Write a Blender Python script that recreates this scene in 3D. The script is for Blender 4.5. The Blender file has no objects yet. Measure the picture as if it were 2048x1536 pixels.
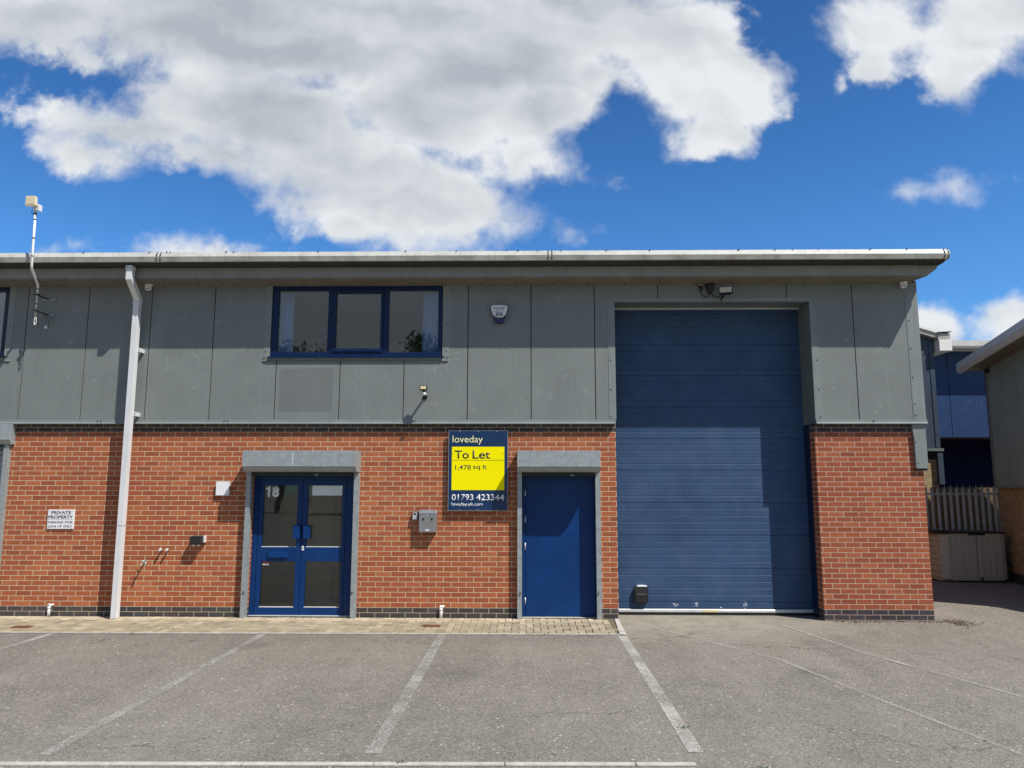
import bpy, bmesh, math, random
from math import sin, cos, pi, radians, atan2, sqrt
from mathutils import Vector, Matrix

random.seed(7)
SC = bpy.context.scene
COL = SC.collection

# ------------------------------------------------------------------ camera
cam_d = bpy.data.cameras.new('camera')
cam = bpy.data.objects.new('camera', cam_d)
COL.objects.link(cam)
SC.camera = cam
cam_d.sensor_fit = 'HORIZONTAL'
cam_d.sensor_width = 36.0
cam_d.lens = 36.0 * 1499.45 / 2048.0
cam_d.clip_start = 0.05
cam_d.clip_end = 2000.0
PITCH, YAW, ROLL = 0.139133, -0.0184617, 0.0015329
fw = Vector((sin(YAW) * cos(PITCH), cos(YAW) * cos(PITCH), sin(PITCH)))
r0 = Vector((cos(YAW), -sin(YAW), 0))
u0 = r0.cross(fw)
rt = r0 * cos(ROLL) + u0 * sin(ROLL)
up = -r0 * sin(ROLL) + u0 * cos(ROLL)
M = Matrix((rt, up, -fw)).transposed().to_4x4()
M.translation = Vector((0, -11.45, 1.909))
cam.matrix_world = M

# ------------------------------------------------------------------ exposure
SC.render.engine = 'CYCLES'
SC.view_settings.view_transform = 'Standard'
SC.view_settings.look = 'None'
SC.view_settings.exposure = 0.10
SC.view_settings.gamma = 1.0
SC.cycles.max_bounces = 8
SC.cycles.transparent_max_bounces = 16
SC.cycles.use_denoising = True
SC.cycles.caustics_reflective = False
SC.cycles.caustics_refractive = False

# ------------------------------------------------------------------ sun
SUN = Vector((-1.30, 1.0, -2.30)).normalized()
ELEV = math.asin(-SUN.z)
ld = bpy.data.lights.new('sun', 'SUN')
ld.energy = 5.0
ld.angle = radians(0.53)
ld.color = (1.0, 0.955, 0.89)
lo = bpy.data.objects.new('sun', ld)
COL.objects.link(lo)
lo.rotation_euler = SUN.to_track_quat('-Z', 'Y').to_euler()
lo.location = (20, -15, 40)

# ------------------------------------------------------------------ sky with clouds
W = bpy.data.worlds.new('World')
SC.world = W
W.use_nodes = True
nt = W.node_tree
N, L = nt.nodes, nt.links
N.clear()


class G:
    """small helper that builds math nodes in a node tree"""

    def __init__(s, tree):
        s.n, s.l = tree.nodes, tree.links

    def put(s, sock, v):
        if hasattr(v, 'is_output'):
            s.l.new(v, sock)
        elif v is not None:
            sock.default_value = v

    def m(s, op, a, b=None, c=None, clamp=False):
        n = s.n.new('ShaderNodeMath')
        n.operation = op
        n.use_clamp = clamp
        s.put(n.inputs[0], a)
        s.put(n.inputs[1], b)
        s.put(n.inputs[2], c)
        return n.outputs[0]

    def v(s, op, a, b=None, out=0):
        n = s.n.new('ShaderNodeVectorMath')
        n.operation = op
        s.put(n.inputs[0], a)
        s.put(n.inputs[1], b)
        return n.outputs[out]

    def scale(s, a, k):
        n = s.n.new('ShaderNodeVectorMath')
        n.operation = 'SCALE'
        s.put(n.inputs[0], a)
        s.put(n.inputs[3], k)
        return n.outputs[0]

    def xyz(s, x, y, z):
        n = s.n.new('ShaderNodeCombineXYZ')
        for i, q in enumerate((x, y, z)):
            s.put(n.inputs[i], q)
        return n.outputs[0]

    def sep(s, v):
        n = s.n.new('ShaderNodeSeparateXYZ')
        s.put(n.inputs[0], v)
        return n.outputs

    def noise(s, vec, scale, detail=4, rough=0.55, dist=0.0, col=False, lac=2.0):
        n = s.n.new('ShaderNodeTexNoise')
        s.put(n.inputs['Vector'], vec)
        n.inputs['Scale'].default_value = scale
        n.inputs['Detail'].default_value = detail
        n.inputs['Roughness'].default_value = rough
        n.inputs['Lacunarity'].default_value = lac
        n.inputs['Distortion'].default_value = dist
        return n.outputs[1] if col else n.outputs[0]

    def voro(s, vec, scale, feature='F1', out='Distance', rnd=1.0):
        n = s.n.new('ShaderNodeTexVoronoi')
        n.feature = feature
        s.put(n.inputs['Vector'], vec)
        n.inputs['Scale'].default_value = scale
        n.inputs['Randomness'].default_value = rnd
        return n.outputs[out]

    def rng(s, v, a, b, c=0.0, d=1.0, smooth=False):
        n = s.n.new('ShaderNodeMapRange')
        n.interpolation_type = 'SMOOTHSTEP' if smooth else 'LINEAR'
        s.put(n.inputs[0], v)
        for i, q in enumerate((a, b, c, d)):
            s.put(n.inputs[i + 1], q)
        return n.outputs[0]

    def mix(s, f, a, b, mode='MIX'):
        n = s.n.new('ShaderNodeMix')
        n.data_type = 'RGBA'
        n.blend_type = mode
        s.put(n.inputs[0], f)
        for k, q in ((6, a), (7, b)):
            if isinstance(q, (tuple, list)):
                q = (q[0], q[1], q[2], 1.0)
            s.put(n.inputs[k], q)
        return n.outputs[2]

    def hsv(s, c, h=0.5, sat=1.0, val=1.0):
        n = s.n.new('ShaderNodeHueSaturation')
        s.put(n.inputs['Color'], c)
        s.put(n.inputs['Hue'], h)
        s.put(n.inputs['Saturation'], sat)
        s.put(n.inputs['Value'], val)
        return n.outputs[0]


g = G(nt)
out = N.new('ShaderNodeOutputWorld')
bg = N.new('ShaderNodeBackground')
bg.inputs['Strength'].default_value = 0.062
L.new(bg.outputs[0], out.inputs[0])
sky = N.new('ShaderNodeTexSky')
sky.sky_type = 'NISHITA'
sky.sun_disc = False
sky.sun_elevation = ELEV
sky.sun_rotation = atan2(-SUN.x, -SUN.y)
sky.air_density = 1.0
sky.dust_density = 0.6
sky.ozone_density = 2.0
skyc = g.hsv(sky.outputs[0], 0.5, 1.16, 1.0)
tc = N.new('ShaderNodeTexCoord')
dirv = tc.outputs['Generated']
dx, dy, dz = g.sep(dirv)
lift = g.rng(dz, 0.22, 0.60, 1.52, 1.14, True)     # the clear air pales towards the horizon
skyc = g.v('MULTIPLY', skyc, g.scale((0.66, 1.16, 1.60), lift))
dyc = g.m('MAXIMUM', dy, 0.04)
pu = g.m('DIVIDE', dx, dyc)
pv = g.m('DIVIDE', dz, dyc)
p0 = g.xyz(pu, pv, 0.0)
# domain warp, so that the cloud outlines billow
w1 = g.v('SUBTRACT', g.noise(p0, 7.0, 3, 0.5, col=True), (0.5, 0.5, 0.5))
w2 = g.v('SUBTRACT', g.noise(p0, 24.0, 4, 0.55, col=True), (0.5, 0.5, 0.5))
p = g.v('ADD', p0, g.v('ADD', g.scale(w1, 0.085), g.scale(w2, 0.032)))
BANKS = [
    (-0.33, 0.68, 0.40, 0.125, 0), (-0.037, 0.67, 0.28, 0.115, 0), (0.215, 0.655, 0.12, 0.078, 0),
    (0.262, 0.575, 0.108, 0.082, 0), (0.262, 0.50, 0.058, 0.050, 0), (-0.70, 0.685, 0.20, 0.062, 0),
    (-0.379, 0.535, 0.26, 0.09, -18), (-0.588, 0.526, 0.165, 0.046, -12), (-0.610, 0.485, 0.10, 0.042, -10),
    (-0.247, 0.452, 0.235, 0.078, -15), (-0.148, 0.395, 0.18, 0.074, -8), (-0.09, 0.355, 0.10, 0.05, 0),
    (-0.245, 0.365, 0.09, 0.04, -10), (0.021, 0.522, 0.085, 0.055, 0), (-0.012, 0.462, 0.085, 0.045, 0),
    (0.512, 0.66, 0.082, 0.070, 0), (0.505, 0.600, 0.044, 0.046, 0), (0.619, 0.65, 0.092, 0.072, 0),
    (0.604, 0.578, 0.056, 0.050, 0), (0.700, 0.675, 0.050, 0.085, 0),
    (0.574, 0.413, 0.078, 0.027, 2), (-0.470, 0.332, 0.112, 0.026, 0), (0.560, 0.214, 0.056, 0.046, 0),
    (0.650, 0.222, 0.075, 0.046, 18), (0.060, 0.362, 0.028, 0.012, 10), (-0.735, 0.330, 0.04, 0.010, 0),
    (-0.12, 0.55, 0.16, 0.09, 0), (-0.42, 0.462, 0.14, 0.045, -8), (-0.30, 0.40, 0.10, 0.035, -20), (-0.06, 0.60, 0.2, 0.09, 0), (0.10, 0.585, 0.1, 0.05, 0), (-0.50, 0.44, 0.012, 0.007, 0), (0.115, 0.434, 0.010, 0.006, 0), (0.45, 0.575, 0.012, 0.009, 0),
]
S = None
for (cu, cv, a, b, rot) in BANKS:
    q = g.v('SUBTRACT', p, (cu, cv, 0))
    if rot:
        rn = N.new('ShaderNodeVectorRotate')
        rn.rotation_type = 'Z_AXIS'
        g.put(rn.inputs['Vector'], q)
        rn.inputs['Angle'].default_value = -radians(rot)
        q = rn.outputs[0]
    ln = g.v('LENGTH', g.v('MULTIPLY', q, (1 / a, 1 / b, 0)), out=1)
    s_ = g.m('MULTIPLY', g.m('SUBTRACT', 1.0, ln), min(a, b) * 1.1)
    S = s_ if S is None else g.m('SMOOTH_MAX', S, s_, 0.018)
for (cu, cv, a, b, rot) in [(-0.665, 0.588, 0.085, 0.020, 0), (0.150, 0.510, 0.045, 0.034, 0), (0.125, 0.470, 0.040, 0.030, 0), (0.385, 0.72, 0.05, 0.05, 0)]:
    ln = g.v('LENGTH', g.v('MULTIPLY', g.v('SUBTRACT', p, (cu, cv, 0)), (1 / a, 1 / b, 0)), out=1)
    s_ = g.m('MULTIPLY', g.m('SUBTRACT', ln, 1.0), min(a, b) * 1.1)
    S = g.m('SMOOTH_MIN', S, s_, 0.018)
nz = g.noise(p0, 13.0, 9, 0.56)
nzf = g.noise(p0, 60.0, 6, 0.62)
Sn = g.m('ADD', S, g.m('MULTIPLY', g.m('SUBTRACT', nz, 0.5), 0.080))
Sn = g.m('ADD', Sn, g.m('MULTIPLY', g.m('SUBTRACT', nzf, 0.5), 0.022))
soft = g.rng(g.noise(g.v('ADD', p0, (5.3, 2.2, 0)), 6.0, 2, 0.5), 0.38, 0.62, 0.018, 0.052)
a_front = g.rng(Sn, -0.008, soft, smooth=True)
# long soft bands of shade inside the banks, lit from the upper right
band = g.v('MULTIPLY', p, (0.75, 1.35, 1.0))
rl = N.new('ShaderNodeVectorRotate')
rl.rotation_type = 'Z_AXIS'
rl.inputs['Angle'].default_value = radians(22)
g.put(rl.inputs['Vector'], band)
bd = g.v('MULTIPLY', rl.outputs[0], (0.8, 1.5, 1.0))
nA = g.noise(bd, 3.4, 4, 0.48)
nB = g.noise(g.v('ADD', bd, (0.030, 0.055, 0)), 3.4, 4, 0.48)
e1 = g.m('SUBTRACT', nA, nB)
e2 = g.m('SUBTRACT', g.noise(p0, 11.0, 5, 0.5), g.noise(g.v('ADD', p0, (0.014, 0.020, 0)), 11.0, 5, 0.5))
rel = g.m('ADD', g.m('MULTIPLY', e1, 2.6), g.m('MULTIPLY', e2, 0.75))
deep = g.rng(S, 0.000, 0.070, smooth=True)
grey = g.m('MULTIPLY', deep, g.rng(pu, 0.00, 0.26, 0.92, 0.30, True))
grey = g.m('MULTIPLY', grey, g.rng(pv, 0.34, 0.52, 0.50, 1.0, True))
grey = g.m('MULTIPLY', grey, g.rng(nA, 0.32, 0.62, 0.55, 1.05))
grey = g.m('SUBTRACT', grey, rel, clamp=True)
cl_front = g.mix(grey, (12.3, 12.7, 13.2), (6.6, 7.3, 8.1))
# generic broken cloud for the half of the sky behind the camera
dzc = g.m('MAXIMUM', dz, 0.05)
pb = g.xyz(g.m('DIVIDE', dx, g.m('ADD', dzc, 0.25)), g.m('DIVIDE', dy, g.m('ADD', dzc, 0.25)), 0.0)
nb = g.noise(pb, 1.3, 8, 0.58)
a_back = g.rng(g.m('ADD', nb, g.m('MULTIPLY', g.rng(dz, 0.44, 0.28), 0.24)), 0.53, 0.63, smooth=True)
cl_back = g.mix(g.rng(nb, 0.52, 0.72), (5.2, 5.7, 6.3), (3.6, 4.2, 4.9))
front = g.rng(dy, 0.10, 0.32, smooth=True)
alpha = g.m('ADD', g.m('MULTIPLY', a_front, front), g.m('MULTIPLY', a_back, g.m('SUBTRACT', 1.0, front)))
alpha = g.m('MULTIPLY', alpha, g.rng(dz, -0.02, 0.03))
clc = g.mix(front, cl_back, cl_front)
fin = g.mix(alpha, skyc, clc)
L.new(fin, bg.inputs[0])

# ------------------------------------------------------------------ materials
MATS = {}


def base_mat(name):
    m = bpy.data.materials.new(name)
    m.use_nodes = True
    t = m.node_tree
    b = t.nodes['Principled BSDF']
    return m, t, G(t), b


def posn(t):
    n = t.nodes.new('ShaderNodeNewGeometry')
    return n.outputs['Position']


def bump(t, g, h, strength=0.3, dist=0.004, normal=None):
    n = t.nodes.new('ShaderNodeBump')
    n.inputs['Strength'].default_value = strength
    n.inputs['Distance'].default_value = dist
    g.put(n.inputs['Height'], h)
    if normal is not None:
        t.links.new(normal, n.inputs['Normal'])
    return n.outputs[0]


def paint(name, col, rough=0.5, metal=0.0, var=0.12, scale=3.0, streak=0.0, dirt=None, dirt_amt=0.0, bmp=0.0, bscale=60, spec=0.5):
    """weathered paint / metal / plastic: blotches, vertical streaks, grime"""
    if name in MATS:
        return MATS[name]
    m, t, g, b = base_mat(name)
    P = posn(t)
    n1 = g.noise(P, scale, 6, 0.6)
    c = g.mix(g.rng(n1, 0.3, 0.7), tuple(x * (1 - var) for x in col), tuple(min(1, x * (1 + var)) for x in col))
    if streak:
        x, y, z = g.sep(P)
        ps = g.xyz(g.m('MULTIPLY', x, 22), g.m('MULTIPLY', y, 22), g.m('MULTIPLY', z, 0.9))
        ns = g.noise(ps, 1.0, 4, 0.6)
        c = g.mix(g.m('MULTIPLY', g.rng(ns, 0.48, 0.75), streak), c, tuple(x * 0.55 for x in col))
    if dirt:
        nd = g.noise(P, scale * 2.3, 8, 0.65)
        c = g.mix(g.m('MULTIPLY', g.rng(nd, 0.45, 0.72), dirt_amt), c, dirt)
    t.links.new(c, b.inputs['Base Color'])
    b.inputs['Roughness'].default_value = rough
    b.inputs['Metallic'].default_value = metal
    b.inputs['Specular IOR Level'].default_value = spec
    rr = g.rng(n1, 0.3, 0.7, max(0.05, rough - 0.08), min(1, rough + 0.08))
    t.links.new(rr, b.inputs['Roughness'])
    if bmp:
        t.links.new(bump(t, g, g.noise(P, bscale, 4, 0.6), bmp, 0.003), b.inputs['Normal'])
    MATS[name] = m
    return m


def brick_mat(name, c1, c2, mortar, z0=0.1625, dark=None, band_lo=None, band_hi=None, rowh=0.0745):
    m, t, g, b = base_mat(name)
    P = posn(t)
    x, y, z = g.sep(P)
    s = g.m('ADD', x, y)
    jit = g.m('MULTIPLY', g.m('SUBTRACT', g.noise(P, 9.0, 2, 0.5), 0.5), 0.006)
    vec = g.xyz(g.m('ADD', s, 0.1045 - 0.0045), g.m('ADD', g.m('SUBTRACT', z, z0 - rowh * 4), jit), 0.0)

    def bn(ca, cb, cm):
        n = t.nodes.new('ShaderNodeTexBrick')
        n.offset = 0.5
        n.inputs['Scale'].default_value = 1.0
        n.inputs['Mortar Size'].default_value = 0.0050
        n.inputs['Mortar Smooth'].default_value = 0.25
        n.inputs['Bias'].default_value = -0.15
        n.inputs['Brick Width'].default_value = 0.2255
        n.inputs['Row Height'].default_value = rowh
        g.put(n.inputs['Vector'], vec)
        for k, c in (('Color1', ca), ('Color2', cb), ('Mortar', cm)):
            n.inputs[k].default_value = (*c, 1)
        return n

    n = bn(c1, c2, mortar)
    fac = n.outputs['Fac']
    rnd = bn((0, 0, 0), (1, 1, 1), (0.5, 0.5, 0.5)).outputs[0]
    # drag marks along each brick, kiln blotches, lime bloom
    drag = g.noise(g.xyz(g.m('MULTIPLY', s, 9), g.m('MULTIPLY', z, 95), 0.0), 1.0, 5, 0.65)
    blot = g.noise(P, 26.0, 5, 0.6)
    c = n.outputs[0]
    face = g.m('SUBTRACT', 1.0, fac)
    c = g.mix(g.m('MULTIPLY', g.m('MULTIPLY', g.rng(drag, 0.44, 0.72), 0.55), face), c, tuple(k * 0.52 for k in c1))
    c = g.mix(g.m('MULTIPLY', g.m('MULTIPLY', g.rng(blot, 0.52, 0.75), 0.35), face), c, tuple(min(1, k * 1.5) for k in c2))
    rv = g.sep(rnd)[0]
    c = g.mix(g.m('MULTIPLY', g.rng(rv, 0.74, 1.0, 0, 0.42), face), c, (c2[0] * 0.60, c2[1] * 0.66, c2[2] * 0.75))
    c = g.mix(g.m('MULTIPLY', g.rng(rv, 0.16, 0.0, 0, 0.35), face), c, (min(1, c1[0] * 1.15), c1[1] * 1.5, c1[2] * 1.5))
    big = g.noise(P, 0.9, 4, 0.6)
    if dark:
        d1 = g.m('LESS_THAN', z, band_lo)
        d2 = g.m('GREATER_THAN', z, band_hi)
        band = g.m('MAXIMUM', d1, d2)
        dk = bn(dark, tuple(k * 1.6 for k in dark), tuple(k * 0.72 for k in mortar)).outputs[0]
        c = g.mix(band, c, dk)
    c = g.mix(g.rng(big, 0.3, 0.7, 0.0, 0.16), c, tuple(k * 0.5 for k in c1))
    if dark:    # the pier at the corner is laid in a deeper red batch
        c = g.mix(g.m('MULTIPLY', g.m('GREATER_THAN', x, 4.0), 0.8), c, (0.84, 0.80, 0.92), 'MULTIPLY')
    bloom = g.m('MULTIPLY', g.rng(g.noise(P, 3.7, 7, 0.7), 0.62, 0.74), g.rng(drag, 0.5, 0.62, 0, 0.35))
    c = g.mix(bloom, c, (0.52, 0.40, 0.28))
    # sandy dust and lichen in patches, drips that run down the face
    run = g.noise(g.xyz(g.m('MULTIPLY', s, 6.5), 0.0, g.m('MULTIPLY', z, 0.7)), 1.0, 6, 0.65)
    c = g.mix(g.rng(run, 0.56, 0.74, 0, 0.30), c, (0.13, 0.085, 0.055))
    t.links.new(c, b.inputs['Base Color'])
    b.inputs['Roughness'].default_value = 0.88
    b.inputs['Specular IOR Level'].default_value = 0.25
    h = g.m('ADD', g.m('MULTIPLY', face, 1.0), g.m('MULTIPLY', drag, 0.28))
    h = g.m('ADD', h, g.m('MULTIPLY', rnd, 0.10))
    t.links.new(bump(t, g, h, 0.9, 0.012), b.inputs['Normal'])
    MATS[name] = m
    return m


def cladding_mat(name, col, patch=True, rib=0.022):
    m, t, g, b = base_mat(name)
    P = posn(t)
    x, y, z = g.sep(P)
    s = g.m('ADD', x, y)
    n1 = g.noise(P, 1.3, 6, 0.6)
    c = g.mix(g.rng(n1, 0.3, 0.7), tuple(k * 0.90 for k in col), tuple(k * 1.10 for k in col))
    # rain streaks and chalky scuffs
    ns = g.noise(g.xyz(g.m('MULTIPLY', s, 17), 0.0, g.m('MULTIPLY', z, 0.8)), 1.0, 5, 0.6)
    c = g.mix(g.rng(ns, 0.5, 0.8, 0, 0.22), c, tuple(min(1, k * 1.5) for k in col))
    sc = g.noise(P, 5.5, 8, 0.72, dist=0.8)
    c = g.mix(g.rng(sc, 0.60, 0.76, 0, 0.38), c, (0.52, 0.56, 0.54))
    gr = g.noise(P, 60.0, 4, 0.7)
    c = g.mix(g.rng(gr, 0.55, 0.8, 0, 0.15), c, tuple(k * 0.7 for k in col))
    # fine ribs
    wv = g.m('SINE', g.m('MULTIPLY', s, 2 * pi / rib))
    c = g.mix(g.rng(wv, -0.2, -1.0, 0, 0.07), c, tuple(k * 0.5 for k in col))
    if patch:   # unfaded rectangle left by an old sign
        ed = g.m('MULTIPLY', g.m('SUBTRACT', g.noise(P, 14, 3), 0.5), 0.05)
        ax = g.rng(g.m('ABSOLUTE', g.m('SUBTRACT', g.m('ADD', x, ed), -3.385)), 0.405, 0.425, 1, 0)
        az = g.rng(g.m('ABSOLUTE', g.m('SUBTRACT', g.m('ADD', z, ed), 3.41)), 0.33, 0.35, 1, 0)
        c = g.mix(g.m('MULTIPLY', g.m('MULTIPLY', ax, az), 0.55), c, tuple(k * 0.66 for k in col))
    t.links.new(c, b.inputs['Base Color'])
    b.inputs['Roughness'].default_value = 0.55
    b.inputs['Specular IOR Level'].default_value = 0.4
    t.links.new(bump(t, g, g.m('ADD', wv, g.m('MULTIPLY', n1, 9.0)), 0.14, 0.003), b.inputs['Normal'])
    MATS[name] = m
    return m


def asphalt_mat():
    m, t, g, b = base_mat('asphalt')
    P = posn(t)
    x, y, z = g.sep(P)
    big = g.noise(P, 0.42, 6, 0.62)
    med = g.noise(P, 2.6, 7, 0.62)
    c = g.mix(g.rng(big, 0.30, 0.70), (0.140, 0.127, 0.106), (0.222, 0.203, 0.168))
    c = g.mix(g.rng(med, 0.35, 0.70, 0, 0.45), c, (0.275, 0.250, 0.208))
    # rubbed paler and darker swathes where cars turn in, a relaid strip by the paving
    tr = g.noise(g.xyz(g.m('MULTIPLY', x, 1.3), g.m('MULTIPLY', y, 0.22), 0), 1.0, 5, 0.6)
    c = g.mix(g.rng(tr, 0.50, 0.66, 0, 0.40), c, (0.285, 0.263, 0.225))
    c = g.mix(g.rng(tr, 0.46, 0.32, 0, 0.38), c, (0.115, 0.106, 0.094))
    ed = g.m('ADD', y, g.m('MULTIPLY', g.m('SUBTRACT', big, 0.5), 0.5))
    strip = g.m('MULTIPLY', g.rng(ed, -2.0, -1.45, 0, 0.42, True), g.rng(x, 1.3, 1.1, 0, 1))
    c = g.mix(strip, c, (0.125, 0.115, 0.102))
    # aggregate: stones of two sizes
    vr = g.sep(g.voro(P, 125.0, out='Color'))[0]
    c = g.mix(g.rng(vr, 0.40, 1.0, 0, 0.48), c, (0.40, 0.365, 0.30))
    c = g.mix(g.rng(vr, 0.32, 0.0, 0, 0.60), c, (0.072, 0.066, 0.058))
    v2 = g.sep(g.voro(P, 52.0, out='Color'))[1]
    c = g.mix(g.rng(v2, 0.80, 1.0, 0, 0.30), c, (0.46, 0.42, 0.35))
    c = g.mix(g.rng(v2, 0.14, 0.0, 0, 0.35), c, (0.07, 0.064, 0.056))
    sp = g.sep(g.voro(P, 19.0, out='Color'))[2]
    sd = g.voro(P, 19.0)
    fl = g.m('MULTIPLY', g.m('GREATER_THAN', sp, 0.968), g.rng(sd, 0.26, 0.14))
    c = g.mix(g.m('MULTIPLY', fl, 0.6), c, (0.62, 0.58, 0.50))
    # pale dusty drift in front of the roller door
    d = g.v('LENGTH', g.v('MULTIPLY', g.v('SUBTRACT', P, (2.3, -0.1, 0)), (0.36, 0.62, 0)), out=1)
    c = g.mix(g.m('MULTIPLY', g.rng(d, 1.0, 0.2), g.rng(med, 0.3, 0.6, 0.15, 0.6)), c, (0.40, 0.36, 0.28))
    # scraped scratches, oil drips and dark blotches
    st = g.noise(g.xyz(g.m('MULTIPLY', x, 1.6), g.m('MULTIPLY', y, 14), 0), 1.0, 7, 0.7)
    c = g.mix(g.m('MULTIPLY', g.rng(st, 0.66, 0.72), 0.35), c, (0.55, 0.51, 0.45))
    blk = g.rng(g.noise(P, 1.05, 6, 0.7), 0.63, 0.76, 0, 0.45)
    c = g.mix(blk, c, (0.085, 0.078, 0.070))
    od = g.voro(g.v('ADD', P, g.scale(g.v('SUBTRACT', g.noise(P, 5, 4, 0.6, col=True), (0.5, 0.5, 0.5)), 0.25)), 0.62)
    oc = g.sep(g.voro(P, 0.62, out='Color'))[0]
    c = g.mix(g.m('MULTIPLY', g.m('MULTIPLY', g.rng(od, 0.22, 0.05), g.m('GREATER_THAN', oc, 0.55)), g.rng(med, 0.35, 0.6, 0.1, 0.5)), c, (0.06, 0.056, 0.052))
    # hairline cracks
    ck = g.voro(g.v('ADD', P, g.scale(g.v('SUBTRACT', g.noise(P, 3, 5, 0.65, col=True), (0.5, 0.5, 0.5)), 0.6)), 0.28, 'DISTANCE_TO_EDGE')
    c = g.mix(g.m('MULTIPLY', g.rng(ck, 0.0045, 0.001), g.rng(big, 0.45, 0.6, 0, 0.75)), c, (0.05, 0.047, 0.042))
    t.links.new(c, b.inputs['Base Color'])
    b.inputs['Roughness'].default_value = 0.92
    b.inputs['Specular IOR Level'].default_value = 0.15
    h = g.m('ADD', g.voro(P, 125.0), g.m('MULTIPLY', g.noise(P, 35, 5, 0.7), 1.2))
    t.links.new(bump(t, g, h, 0.6, 0.005), b.inputs['Normal'])
    MATS['asphalt'] = m
    return m


def line_mat(name, cover, col=(0.62, 0.60, 0.53)):
    m, t, g, b = base_mat(name)
    P = posn(t)
    b.inputs['Base Color'].default_value = (*col, 1)
    c = g.mix(g.rng(g.noise(P, 18, 6, 0.7), 0.35, 0.65), tuple(k * 0.7 for k in col), col)
    c = g.mix(g.rng(g.sep(g.voro(P, 115.0, out='Color'))[0], 0.4, 0.0, 0, 0.6), c, (0.16, 0.15, 0.14))
    t.links.new(c, b.inputs['Base Color'])
    b.inputs['Roughness'].default_value = 0.85
    n1 = g.noise(P, 1.8, 6, 0.65)
    n2 = g.noise(P, 85, 5, 0.7)
    f = g.m('ADD', g.m('MULTIPLY', g.m('SUBTRACT', n1, 0.5), 1.0), g.m('MULTIPLY', g.m('SUBTRACT', n2, 0.5), 1.8))
    f = g.rng(g.m('ADD', f, cover), 0.38, 0.72)
    tr = t.nodes.new('ShaderNodeBsdfTransparent')
    mx = t.nodes.new('ShaderNodeMixShader')
    g.put(mx.inputs[0], f)
    t.links.new(tr.outputs[0], mx.inputs[1])
    t.links.new(b.outputs[0], mx.inputs[2])
    t.links.new(mx.outputs[0], t.nodes['Material Output'].inputs[0])
    MATS[name] = m
    return m


def glass_mat(name, tint=(0.75, 0.8, 0.8), refl=1.0):
    m, t, g, b = base_mat(name)
    t.nodes.remove(b)
    P = posn(t)
    tr = t.nodes.new('ShaderNodeBsdfTransparent')
    tr.inputs[0].default_value = (*tint, 1)
    gl = t.nodes.new('ShaderNodeBsdfGlossy')
    gl.inputs['Roughness'].default_value = 0.015
    gl.inputs['Color'].default_value = (0.95, 0.97, 1.0, 1)
    nb = bump(t, g, g.noise(P, 2.2, 2, 0.4), 0.05, 0.02)
    t.links.new(nb, gl.inputs['Normal'])
    fr = t.nodes.new('ShaderNodeFresnel')
    fr.inputs[0].default_value = 1.52
    mx = t.nodes.new('ShaderNodeMixShader')
    g.put(mx.inputs[0], g.m('MULTIPLY', fr.outputs[0], refl, clamp=True))
    t.links.new(tr.outputs[0], mx.inputs[1])
    t.links.new(gl.outputs[0], mx.inputs[2])
    t.links.new(mx.outputs[0], t.nodes['Material Output'].inputs[0])
    MATS[name] = m
    return m


def attr_mat(name, rough=0.85, bmp=0.3, bscale=70, var=0.35, moss=None):
    """colour of each block / leaf from the mesh's own colour attribute, roughened by noise"""
    m, t, g, b = base_mat(name)
    P = posn(t)
    a = t.nodes.new('ShaderNodeAttribute')
    a.attribute_name = 'tone'
    n = g.noise(P, 30, 7, 0.7)
    c = g.mix(g.rng(n, 0.35, 0.7, 0, var), a.outputs[0], (0.16, 0.13, 0.08))
    if moss:
        c = g.mix(g.rng(g.noise(P, 2.2, 7, 0.7), 0.52, 0.66, 0, 0.65), c, moss)
    t.links.new(c, b.inputs['Base Color'])
    b.inputs['Roughness'].default_value = rough
    t.links.new(bump(t, g, n, bmp, 0.004), b.inputs['Normal'])
    MATS[name] = m
    return m


BRICK = brick_mat('red_brick', (0.455, 0.134, 0.054), (0.335, 0.094, 0.042), (0.80, 0.64, 0.44), dark=(0.046, 0.051, 0.054), band_lo=0.1625, band_hi=2.770)
SHBRICK = brick_mat('shaded_brick', (0.24, 0.175, 0.095), (0.17, 0.125, 0.07), (0.16, 0.13, 0.085))  # low wall's brick, darkened in colour to stand in for shade
YBRICK = brick_mat('yellow_brick', (0.46, 0.34, 0.19), (0.38, 0.27, 0.15), (0.32, 0.26, 0.18))
CLAD = cladding_mat('grey_cladding', (0.198, 0.222, 0.212))
CLADR = cladding_mat('dark_grey_cladding', (0.25, 0.325, 0.305), patch=False)
CLADB = cladding_mat('blue_cladding', (0.010, 0.042, 0.130), patch=False, rib=0.05)
CLADSH = cladding_mat('shaded_blue_cladding', (0.040, 0.062, 0.095), patch=False, rib=0.05)  # blue cladding with the gable's shade put into its colour
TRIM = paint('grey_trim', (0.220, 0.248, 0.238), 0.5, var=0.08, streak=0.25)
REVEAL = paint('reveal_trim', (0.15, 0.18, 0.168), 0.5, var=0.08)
GUTTER = paint('gutter_white', (0.53, 0.525, 0.475), 0.55, var=0.12, scale=2.0, streak=0.55, dirt=(0.22, 0.21, 0.16), dirt_amt=0.35)
GUTLOW = paint('gutter_stained_shaded', (0.46, 0.45, 0.40), 0.6, var=0.15, scale=2.0, streak=0.3, dirt=(0.14, 0.13, 0.09), dirt_amt=0.6)
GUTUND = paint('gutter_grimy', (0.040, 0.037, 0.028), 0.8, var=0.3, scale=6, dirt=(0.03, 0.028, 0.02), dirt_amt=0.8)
FASCIA = paint('fascia_grey', (0.27, 0.275, 0.25), 0.5, var=0.10, streak=0.25, dirt=(0.16, 0.15, 0.11), dirt_amt=0.3)
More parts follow.
